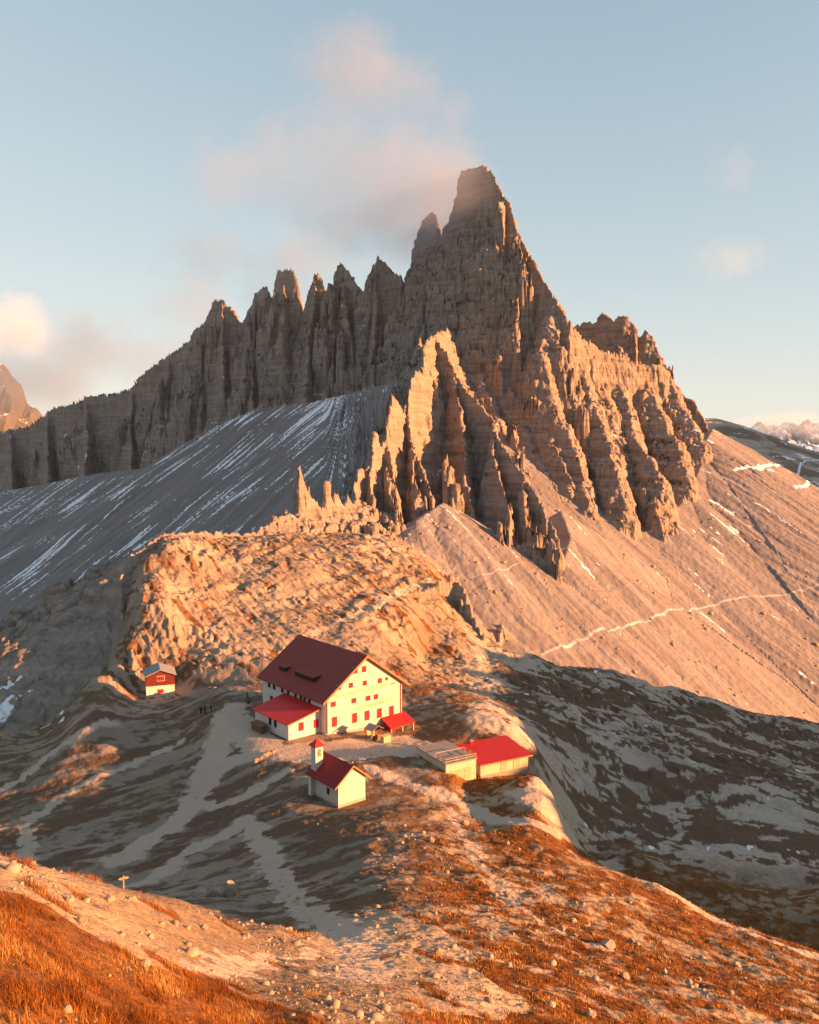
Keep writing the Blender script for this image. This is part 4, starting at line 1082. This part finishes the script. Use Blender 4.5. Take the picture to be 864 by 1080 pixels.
for (u, v, s, tall, lab) in [(211, 946, .62, .8, 'grey flat boulder at the path edge, first of the three by the knoll'), (227, 946, .60, .95, 'rounded pale boulder between two others behind the near knoll'),
                             (242, 946, .55, 1.75, 'tall upright pale boulder, sunlit, at the path edge'), (624, 1072, .30, 1.0, 'large pale boulder with sunlit top on the near slope at the bottom edge'),
                             (641, 998, .42, .8, 'pale split boulder standing out on the orange grass slope')]:
    p = hit_fine(u, v); boulder(p, s * p[1] / (58 if u < 300 else 46), lab, 'large boulders', tall=tall)
spots = []
while len(spots) < 46:
    u, v = rng.uniform(300, 860), rng.uniform(860, 1075)
    if v < 870 + (u - 560) * .5 and u > 540: continue
    if u < 420 and v < 930: continue
    p = hit_fine(u, v)
    spots.append((p, rng.choice([.08, .09, .10, .12, .15, .2])))
for p, s in spots:
    boulder(p, s * (.6 + p[1] / 60), 'small pale limestone boulder lying loose on the sunlit near slope', 'loose boulders on the near slope')
spots = []
while len(spots) < 14:
    u, v = rng.uniform(60, 330), rng.uniform(950, 1010)
    if v < 915 + u * .23 or v > 965 + u * .17: continue
    p = hit_fine(u, v); spots.append((p, rng.choice([.08, .1, .13, .18])))
for p, s in spots:
    boulder(p, s, 'small pale boulder in the rubble of the near knoll', 'loose boulders on the near knoll')

def scatter(name, label, pts, sizes, mat, seed, sub=1, nproto=6, category='stones'):
    """many small stones as one mesh"""
    r = np.random.default_rng(seed); protos = [rock_verts(seed * 10 + i, sub, .7) for i in range(nproto)]
    V, Fc, off = [], [], 0
    which = r.integers(0, nproto, len(pts)); ang = r.uniform(0, 6.28, len(pts)); asp = r.uniform(.7, 1.2, (len(pts), 3))
    for k in range(nproto):
        idx = np.where(which == k)[0]
        vs, fs = protos[k]
        c, s = np.cos(ang[idx])[:, None], np.sin(ang[idx])[:, None]
        q = vs[None] * asp[idx][:, None, :] * sizes[idx][:, None, None]
        x = q[..., 0] * c - q[..., 1] * s; y = q[..., 0] * s + q[..., 1] * c
        P = np.stack([x, y, q[..., 2]], -1) + pts[idx][:, None, :]
        V.append(P.reshape(-1, 3)); Fc.append((fs[None] + (np.arange(len(idx)) * len(vs))[:, None, None] + off).reshape(-1, 3)); off += len(idx) * len(vs)
    V, Fc = np.concatenate(V), np.concatenate(Fc)
    me = bpy.data.meshes.new(name); me.vertices.add(len(V)); me.vertices.foreach_set('co', V.astype(np.float32).ravel())
    me.loops.add(Fc.size); me.loops.foreach_set('vertex_index', Fc.astype(np.int32).ravel()); me.polygons.add(len(Fc)); me.polygons.foreach_set('loop_start', (np.arange(len(Fc)) * 3).astype(np.int32))
    me.update(calc_edges=True); me.materials.append(mat)
    o = bpy.data.objects.new(name, me); COL.objects.link(o); return tag(o, label, category, kind='stuff')

def fan(n, r0, r1, p0, p1, seed, power=1.0):
    r = np.random.default_rng(seed)
    rr = np.exp(r.uniform(math.log(r0), math.log(r1), n)); ph = r.uniform(p0, p1, n)
    return (rr * np.sin(ph)).astype(np.float32), (rr * np.cos(ph)).astype(np.float32), r
def cover_at(x, y):
    z, rock, h, zb, pro = height(x, y); nz = np.full(x.shape, .93, np.float32)
    return z, rock, h, masks(x, y, z, rock, h, zb, pro, nz)

x, y, r = fan(26000, 13, 95, -.62, .62, 3)
z, rk, h, (g, s, pl, pt, vv) = cover_at(x, y)
clump = sstep(-.1, .6, fbm(x / 4, y / 4, 3, 501))
keep = (r.uniform(0, 1, len(x)) < (.10 + .75 * clump) * (1 - .85 * np.clip(g, 0, 1)) * (1 - .6 * pt)) & ~((np.hypot(x, y) > 60) & (x < -8))
x, y, z = x[keep], y[keep], z[keep]; d = np.hypot(x, y)
sz = (r.pareto(2.6, len(x)) + .35) * .045 * (.6 + d / 55); sz = np.minimum(sz, .28)
scatter('rubble', 'pale limestone rubble strewn over the near slope', np.stack([x, y, z + sz * .1], -1), sz, MAT['limestone'], 61)
x, y, r = fan(9000, 62, 185, -.56, .06, 14)
z, rk, h, (g, s, pl, pt, vv) = cover_at(x, y)
clump = sstep(-.2, .6, fbm(x / 7, y / 7, 3, 507))
keep = (r.uniform(0, 1, len(x)) < (.08 + .6 * clump) * (1 - .8 * np.clip(g, 0, 1))) & ~((x > -34) & (x < 6) & (y > 135)) & ~((x > -14) & (x < -1) & (y > 103) & (y < 117)) & ~((x < -50) & (y > 178))
x, y, z = x[keep], y[keep], z[keep]
sz = np.minimum((r.pareto(2.6, len(x)) + .35) * .075, .42)
scatter('plateau_stones', 'small grey stones strewn over the bare plateau', np.stack([x, y, z + sz * .1], -1), sz, MAT['limestone'], 63)
x, y, r = fan(9000, 150, 330, -.36, .50, 4)
z, rk, h, (g, s, pl, pt, vv) = cover_at(x, y)
clump = sstep(.0, .7, fbm(x / 14, y / 14, 3, 503))
keep = (r.uniform(0, 1, len(x)) < clump * (1 - .7 * g)) & (h < .4) & (pt < .3) & ~((x > -30) & (x < 26) & (y < 178)) & ~((x < -46) & (y < 182))
x, y, z = x[keep], y[keep], z[keep]
sz = np.minimum((r.pareto(2.4, len(x)) + .4) * .16, 1.1)
scatter('block_field', 'weathered limestone blocks strewn over knoll and moor', np.stack([x, y, z + sz * .1], -1), sz, MAT['limestone'], 67)

x, y, r = fan(16000, 330, 620, -.02, .50, 8)
z, rk, h, (g, s, pl, pt, vv) = cover_at(x, y)
clump = sstep(-.1, .6, fbm(fall_coord(x, y) / 9, y / 60, 3, 505))
keep = (r.uniform(0, 1, len(x)) < clump) & (h > .5) & ~rk & (pt < .3)
x, y, z = x[keep], y[keep], z[keep]
sz = np.minimum((r.pareto(2.6, len(x)) + .3) * .30, 1.8)
scatter('scree_blocks', 'fallen blocks scattered over the sunlit scree', np.stack([x, y, z], -1), sz, MAT['limestone'], 69)

# ------------------------------------------------------------------ autumn grass
def grass_mat():
    m, nt, b = new_mat('dry_grass'); k = NB(nt)
    t = k.n('ShaderNodeAttribute', attribute_name='tint').outputs['Fac']
    cr = k.n('ShaderNodeValToRGB'); k.L(t, cr.inputs[0]); e = cr.color_ramp.elements
    e[0].position = 0; e[0].color = (.10, .034, .009, 1); e[1].position = 1; e[1].color = (.48, .30, .115, 1)
    for p, c in ((.35, (.22, .075, .012, 1)), (.7, (.36, .14, .022, 1))):
        q = e.new(p); q.color = c
    k.L(cr.outputs[0], b.inputs['Base Color'])
    tr = nt.nodes.new('ShaderNodeBsdfTranslucent'); k.L(cr.outputs[0], tr.inputs[0])
    mx = nt.nodes.new('ShaderNodeMixShader'); mx.inputs[0].default_value = .3
    k.L(b.outputs[0], mx.inputs[1]); k.L(tr.outputs[0], mx.inputs[2]); k.L(mx.outputs[0], nt.nodes['Material Output'].inputs['Surface'])
    return m
MAT['grass'] = grass_mat()
def blades(name, label, x, y, z, hgt, width, per, seed, spread):
    r = np.random.default_rng(seed); n = len(x)
    bx = np.repeat(x, per) + r.normal(0, 1, n * per) * np.repeat(spread, per); by = np.repeat(y, per) + r.normal(0, 1, n * per) * np.repeat(spread, per)
    bz = ground(bx, by) - .02
    H = np.repeat(hgt, per) * r.uniform(.5, 1.25, n * per); W_ = np.repeat(width, per) * r.uniform(.7, 1.3, n * per)
    a = r.uniform(0, 6.28, n * per); lean = r.uniform(.15, .75, n * per) * H; la = r.normal(2.6, 1.1, n * per)
    dx, dy = np.cos(a) * W_ / 2, np.sin(a) * W_ / 2; lx, ly = np.cos(la) * lean, np.sin(la) * lean
    P = np.empty((n * per, 5, 3), np.float32)
    P[:, 0] = np.stack([bx - dx, by - dy, bz], -1); P[:, 1] = np.stack([bx + dx, by + dy, bz], -1)
    P[:, 2] = np.stack([bx + dx * .8 + lx * .35, by + dy * .8 + ly * .35, bz + H * .6], -1); P[:, 3] = np.stack([bx - dx * .8 + lx * .35, by - dy * .8 + ly * .35, bz + H * .6], -1)
    P[:, 4] = np.stack([bx + lx, by + ly, bz + H], -1)
    o5 = np.arange(n * per) * 5
    q = np.stack([o5, o5 + 1, o5 + 2, o5 + 3], -1); t = np.stack([o5 + 3, o5 + 2, o5 + 4], -1)
    loops = np.concatenate([q.ravel(), t.ravel()]).astype(np.int32)
    me = bpy.data.meshes.new(name); me.vertices.add(n * per * 5); me.vertices.foreach_set('co', P.ravel())
    me.loops.add(len(loops)); me.loops.foreach_set('vertex_index', loops)
    ls = np.concatenate([np.arange(len(q)) * 4, len(q) * 4 + np.arange(len(t)) * 3]).astype(np.int32)
    me.polygons.add(len(ls)); me.polygons.foreach_set('loop_start', ls)
    tint = np.clip(np.repeat(.45 + .75 * fbm(x / 2.0, y / 2.0, 3, seed), per) + r.normal(0, .20, n * per), 0, 1)
    at_ = me.attributes.new('tint', 'FLOAT', 'POINT'); at_.data.foreach_set('value', np.repeat(tint, 5).astype(np.float32))
    me.update(calc_edges=True); me.materials.append(MAT['grass'])
    o = bpy.data.objects.new(name, me); COL.objects.link(o); return tag(o, label, 'grass', kind='stuff')
x, y, r = fan(30000, 11, 34, -.62, .0, 5)
z, rk, h, (g, s, pl, pt, vv) = cover_at(x, y)
keep = (g > .6) & (r.uniform(0, 1, len(x)) < .12 + .88 * sstep(-.25, .3, fbm(x / 1.3, y / 1.3, 2, 511)))
x, y, z = x[keep], y[keep], z[keep]
blades('grass', 'long dry orange grass at the bottom left', x, y, z, .20 + .13 * fbm(x / 3, y / 3, 2, 513).clip(-.8, 1), np.full(len(x), .012), 6, 71, np.full(len(x), .08))
x, y, r = fan(60000, 24, 135, -.42, .60, 6)
z, rk, h, (g, s, pl, pt, vv) = cover_at(x, y)
d = np.hypot(x, y)
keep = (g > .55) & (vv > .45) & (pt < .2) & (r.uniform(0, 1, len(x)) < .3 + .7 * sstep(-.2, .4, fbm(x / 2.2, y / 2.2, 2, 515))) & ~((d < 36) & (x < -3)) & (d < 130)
x, y, z, d = x[keep], y[keep], z[keep], d[keep]
blades('tussock_grass', 'short rusty tussock grass on the sunlit slope', x, y, z, .13 + .0012 * d, .012 + .0006 * d, 4, 73, .05 + .0016 * d)

# ------------------------------------------------------------------ small things around the huts
def person(p, yaw, label, jacket, trousers, pack=None, lean=.08):
    root = empty('person', p, yaw)
    tag(root, label, 'person')
    V = [(0, 0, .95), (0, .02, 1.2), (0, .0 + lean * .5, 1.42), (0, lean * .6, 1.53), (0, lean * .9, 1.62), (0, lean, 1.74),
         (.10, 0, .90), (.12, .05, .50), (.12, .0, .08), (.13, .14, .03), (-.10, 0, .90), (-.12, -.04, .50), (-.13, -.12, .08), (-.14, .02, .03),
         (.20, lean * .4, 1.40), (.27, 0, 1.13), (.25, .16, .95), (.25, .22, .87), (-.20, lean * .4, 1.40), (-.27, -.02, 1.13), (-.26, .12, .93), (-.26, .18, .86)]
    E_ = [(0, 1), (1, 2), (2, 3), (3, 4), (4, 5), (0, 6), (6, 7), (7, 8), (8, 9), (0, 10), (10, 11), (11, 12), (12, 13), (2, 14), (14, 15), (15, 16), (16, 17), (2, 18), (18, 19), (19, 20), (20, 21)]
    Rr = [.15, .15, .15, .06, .10, .085, .10, .07, .05, .045, .10, .07, .05, .045, .075, .055, .045, .04, .075, .055, .045, .04]
    me = bpy.data.meshes.new('body'); me.from_pydata(V, E_, [])
    o = bpy.data.objects.new('body', me); COL.objects.link(o); o.parent = root
    sk = o.modifiers.new('skin', 'SKIN'); o.modifiers.new('sub', 'SUBSURF').render_levels = 2; o.modifiers['sub'].levels = 1
    if not me.skin_vertices: me.attributes.new('skin', 'FLOAT', 'POINT')
    for sv, r_ in zip(me.skin_vertices[0].data, Rr): sv.radius = (r_, r_ * .85)
    me.skin_vertices[0].data[0].use_root = True
    m, nt, b = new_mat('clothes'); k = NB(nt); sp = k.n('ShaderNodeSeparateXYZ'); k.L(k.n('ShaderNodeTexCoord').outputs['Object'], sp.inputs[0])
    c = k.mix(k.math('GREATER_THAN', sp.outputs[2], .98), trousers, jacket); c = k.mix(k.math('GREATER_THAN', sp.outputs[2], 1.53), c, (.45, .28, .2)); c = k.mix(k.math('GREATER_THAN', sp.outputs[2], 1.68), c, (.03, .025, .02))
    c = k.mix(k.math('LESS_THAN', sp.outputs[2], .1), c, (.03, .025, .02)); k.L(c, b.inputs['Base Color']); me.materials.append(m)
    if pack:
        pm = wall_mat('rucksack_cloth', pack, tuple(q * .7 for q in pack), 4)
        MBd().box(-.17, -.36, 1.0, .17, -.15, 1.48).build('rucksack', pm, root, bevel=.05)
p = hit_fine(212, 754); person(p, -2.5, 'hiker in dark clothes with a blue rucksack on the gravel path', (.03, .03, .04), (.02, .02, .025), (.04, .14, .35))
p = hit_fine(216, 753); person(p, 2.2, 'hiker in black jacket standing close behind the blue rucksack', (.02, .02, .022), (.04, .035, .03))
p = hit_fine(223, 751.5); person(p, 1.2, 'slim hiker in brown clothes standing apart at the right', (.12, .07, .05), (.05, .04, .035))

def signpost(p, hgt, yaw, label, boards, mat):
    root = empty('signpost', p, yaw); tag(root, label, 'signpost')
    MBd().tube((0, 0, -.3), (0, 0, hgt), .05, .045).build('post', MAT['wood'] if mat is None else mat, root)
    for (z, x0, x1) in boards:
        a, b = (x0, x1)
        t = .09
        pr = [(a, z), (b - .12 * np.sign(b - a), z), (b, z + t), (b - .12 * np.sign(b - a), z + 2 * t), (a, z + 2 * t)]
        MBd().prism_y(pr, -.085, -.055).build('board', MAT['plank'], root)
p = at(130.5, 938, 62); p[2] = ground(p[0], p[1])[0]
top = at(130.5, 923.5, 62)[2]
signpost(p, top - p[2], .2, 'wooden trail signpost with two boards rising behind the near knoll', [(top - p[2] - .24, -.05, .42), (top - p[2] - .30, .06, -.36)], MAT['plank'])
p = hit_fine(218.5, 754); signpost(p, 2.4, .5, 'dark trail signpost beside the hikers', [(2.0, -.1, .5), (1.75, -.1, .45)], None)
for u, v, top, lab in ((391.5, 797, 783, 'thin wooden pole in front of the large hut'), (404, 824, 806, 'thin wooden pole right of the chapel')):
    p = hit_fine(u, v); h_ = at(u, top, p[1])[2] - p[2]
    tag(MBd().tube((0, 0, -.3), (0, 0, h_), .05, .04).build('pole', MAT['wood'], loc=tuple(p)), lab, 'pole')
# tarpaulin heap, wood store, crate, kiosk
p = hit_fine(261, 742)
vs, fs = rock_verts(900, 3, 1.0); vs[:, 2] = vs[:, 2] * 1.0 + .2; w = np.clip(1.1 - .55 * (vs[:, 2] + .8), .15, 1.2); vs[:, 0] *= w; vs[:, 1] *= w; vs[:, 2] *= 1.35
m = MBd(); m.add((vs * 1.0).tolist(), fs.tolist()); tag(m.build('tarpaulin_heap', MAT['tarp'], loc=(p[0], p[1], p[2] + .9)), 'pointed grey green tarpaulin heap behind the annex', 'heap')
def local_pt(O, yaw, x, y):
    return (O[0] + math.cos(yaw) * x - math.sin(yaw) * y, O[1] + math.sin(yaw) * x + math.cos(yaw) * y)
wx_, wy_ = local_pt(*HUT, -7.9, 9.2); root = empty('woodpile', (wx_, wy_, float(ground(wx_, wy_)[0])), HUT[1]); tag(root, 'low brown woodpile against the annex wall', 'woodpile')
for k in range(40):
    r_, c_ = divmod(k, 10); MBd().tube((-.55, c_ * .34 - 1.6 + .17 * (r_ % 2), .14 + r_ * .27), (.55, c_ * .34 - 1.6 + .17 * (r_ % 2), .14 + r_ * .27), .165, n=9).build('log', MAT['wood'], root)
MBd().prism_y([(-.8, 1.25), (.8, 1.4), (.8, 1.46), (-.8, 1.31)], -1.9, 1.9).build('cover_board', MAT['wood'], root)
def kiosk():
    p = hit_fine(397.5, 781); root = empty('kiosk', p, HUT[1] + .1); tag(root, 'small open kiosk with grey gabled roof left of the red canopy', 'kiosk')
    w, d, h_ = 1.9, 1.6, 1.9
    for sx in (-1, 1):
        for sy in (0, 1): MBd().box(sx * w / 2 - .07, sy * d - .07, -.4, sx * w / 2 + .07, sy * d + .07, h_).build('post', MAT['wood'], root)
    MBd().box(-w / 2, d - .05, .1, w / 2, d, h_).build('back_panel', MAT['plank'], root)
    MBd().box(-w / 2 + .08, -.05, .1, w / 2 - .08, .05, .95).build('counter', MAT['wood'], root)
    for m in gable_roof(-w / 2 - .35, w / 2 + .35, h_, 0, h_ + .75, h_, -.4, d + .3, .07): m.build('roof', MAT['greyroof'], root)
kiosk()
p = hit_fine(407, 783); root = empty('plank_bin', p, HUT[1] + .1); tag(root, 'yellow plank bin in front of the red canopy', 'bin')
MBd().box(-.85, -.4, -.1, .85, .4, 1.15).build('box', MAT['plank'], root); MBd().prism_x([(-.46, 1.153), (.46, 1.25), (.46, 1.31), (-.46, 1.21)], -.92, .92).build('lid', MAT['plank'], root)
# dry stone wall below the terrace
a, b = hit_fine(268, 805), hit_fine(291, 793)
pts = []
r = np.random.default_rng(77)
for k in range(150):
    t = r.uniform(0, 1); q = a + (b - a) * t; lv = r.integers(0, 3); xx, yy = q[0] + r.normal(0, .12), q[1] + r.normal(0, .12)
    pts.append((xx, yy, float(ground(xx, yy)[0]) + .1 + lv * .2))
sc_ = scatter('dry_stone_wall', 'low dry stone wall on the plateau between annex and chapel', np.array(pts), r.uniform(.14, .24, 150), MAT['limestone'], 79, category='wall')
sc_['kind'] = 'thing'
# ------------------------------------------------------------------ clouds: real volumes in the air
def cloud(name, label, ells, dens, color, scale, thr, seed, aniso=0.0, soft=.5, blobs=5):
    """ells: list of (centre, radii, weight); the domain is one mesh round all of them"""
    lo = np.min([np.array(c) - np.array(r) for c, r, w in ells], 0); hi = np.max([np.array(c) + np.array(r) for c, r, w in ells], 0)
    cen = (lo + hi) / 2; rad = (hi - lo) / 2
    m = bpy.data.materials.new(name); m.use_nodes = True; nt = m.node_tree; nt.nodes.remove(nt.nodes['Principled BSDF']); k = NB(nt)
    pos = k.n('ShaderNodeNewGeometry').outputs['Position']
    def vm(op, a, b):
        nd = k.n('ShaderNodeVectorMath', operation=op)
        for i, v in enumerate((a, b)):
            if v is None: continue
            if hasattr(v, 'is_linked'): k.L(v, nd.inputs[i])
            else: nd.inputs[i].default_value = v
        return nd
    nw = k.n('ShaderNodeTexNoise'); nw.inputs['Scale'].default_value = scale * .6; nw.inputs['Detail'].default_value = 2
    k.L(vm('ADD', pos, (seed * 31.0, seed * 7.0, 0)).outputs[0], nw.inputs['Vector'])
    wp = vm('ADD', pos, vm('MULTIPLY', vm('SUBTRACT', nw.outputs['Color'], (.5, .5, .5)).outputs[0], (60 * .01 / scale * .55,) * 3).outputs[0]).outputs[0]
    f = None
    for c, r, w in ells:
        q = vm('DIVIDE', vm('SUBTRACT', wp, tuple(map(float, c))).outputs[0], tuple(map(float, r)))
        ln = vm('LENGTH', q.outputs[0], None).outputs['Value']
        g = k.math('MULTIPLY', k.rng(ln, 1.0, 0.0), w)
        f = g if f is None else k.math('MAXIMUM', f, g)
    n1 = k.noise(scale, 8, .66, vm('ADD', wp, (seed * 13.0, 5.0, seed * 3.0)).outputs[0])
    d = k.math('ADD', f, k.math('MULTIPLY', k.math('SUBTRACT', n1, .5), 3.0))
    d = k.math('MULTIPLY', k.rng(d, thr, thr + soft), k.rng(f, .0, .25))
    d = k.math('MULTIPLY', d, dens)
    pv = k.n('ShaderNodeVolumePrincipled'); pv.inputs['Color'].default_value = (*color, 1); pv.inputs['Anisotropy'].default_value = aniso
    k.L(d, pv.inputs['Density']); k.L(pv.outputs[0], nt.nodes['Material Output'].inputs['Volume'])
    import bmesh
    bm = bmesh.new(); me = bpy.data.meshes.new(name)
    for c, r, w in ells:
        b2 = bmesh.new(); bmesh.ops.create_icosphere(b2, subdivisions=2, radius=.98)
        for v in b2.verts: bm.verts.new(Vector((v.co.x * r[0] + c[0] - cen[0], v.co.y * r[1] + c[1] - cen[1], v.co.z * r[2] + c[2] - cen[2])))
        b2.free()
    g_ = bmesh.ops.convex_hull(bm, input=bm.verts)
    bmesh.ops.delete(bm, geom=list({e for e in g_['geom_interior'] + g_['geom_unused'] if isinstance(e, bmesh.types.BMVert)}), context='VERTS')
    bm.to_mesh(me); bm.free(); me.materials.append(m)
    o = bpy.data.objects.new(name, me); COL.objects.link(o); o.location = cen
    return tag(o, label, 'cloud', kind='stuff')
def E_(u, v, Y, ru, rv, ry, w=1.0):
    p = at(u, v, Y); s = Y / F_PX; return (p, (ru * s, ry, rv * s), w)
cloud('cloud', 'pink evening cloud trailing from the summit to the upper left',
      [E_(430, 215, 690, 120, 95, 70, 1.3), E_(375, 165, 700, 170, 130, 80, 1.15), E_(395, 95, 705, 150, 80, 70, 1.0), E_(300, 200, 705, 150, 120, 70, .9), E_(280, 265, 760, 180, 70, 70, .95), E_(474, 210, 640, 66, 85, 42, 1.8), E_(445, 250, 680, 75, 55, 45, 1.5)],
      .0175, (.55, .61, .75), .0115, .36, 3, -.2, 1.2)
cloud('cloud', 'bright cream cloud head at the left edge above the far peak', [E_(22, 348, 1420, 50, 46, 70, 1.6), E_(-30, 345, 1420, 70, 60, 80, 1.3)], .011, (.86, .86, .88), .010, .42, 5, -.2, .8)
cloud('cloud', 'grey cloud bank lying behind the left ridge', [E_(30, 405, 1360, 130, 55, 80, 1.4), E_(125, 375, 1340, 170, 70, 90, 1.25), E_(210, 325, 1280, 140, 60, 70, .95)], .011, (.60, .66, .76), .0075, .36, 6, .2, 1.0)  # grey scattering colour darkens the bank in place of shade
cloud('cloud', 'thin pink wisp high in the right sky', [E_(770, 172, 1500, 80, 44, 70, .95)], .0035, (.95, .92, .95), .008, .42, 8, -.2, .9)
cloud('cloud', 'faint grey wisp in the right sky above the far hill', [E_(778, 268, 1500, 80, 36, 70, .9)], .0028, (.9, .92, .95), .009, .42, 9, 0, .9)
cloud('cloud', 'low pale cloud over the distant snowy mountains', [E_(822, 450, 3300, 80, 18, 220, 1.2), E_(870, 455, 3300, 60, 18, 220, 1.1), E_(775, 452, 3300, 50, 14, 180, .9)], .004, (.85, .92, 1), .004, .42, 11, 0, .8)
# ------------------------------------------------------------------ evening air
HAZE = 2.3e-5
hm = bpy.data.materials.new('haze'); hm.use_nodes = True; hm.node_tree.nodes.remove(hm.node_tree.nodes['Principled BSDF'])
hv = hm.node_tree.nodes.new('ShaderNodeVolumePrincipled'); hv.inputs['Color'].default_value = (.55, .74, 1.0, 1); hv.inputs['Density'].default_value = HAZE
hm.node_tree.links.new(hv.outputs[0], hm.node_tree.nodes['Material Output'].inputs['Volume'])
hz = MBd().box(-5600, -5600, -150, 5600, 5600, 300).build('haze', hm)
tag(hz, 'thin evening haze that veils the far mountains', 'haze', kind='stuff')
SC.cycles.volume_bounces = 1; SC.cycles.volume_max_steps = 256
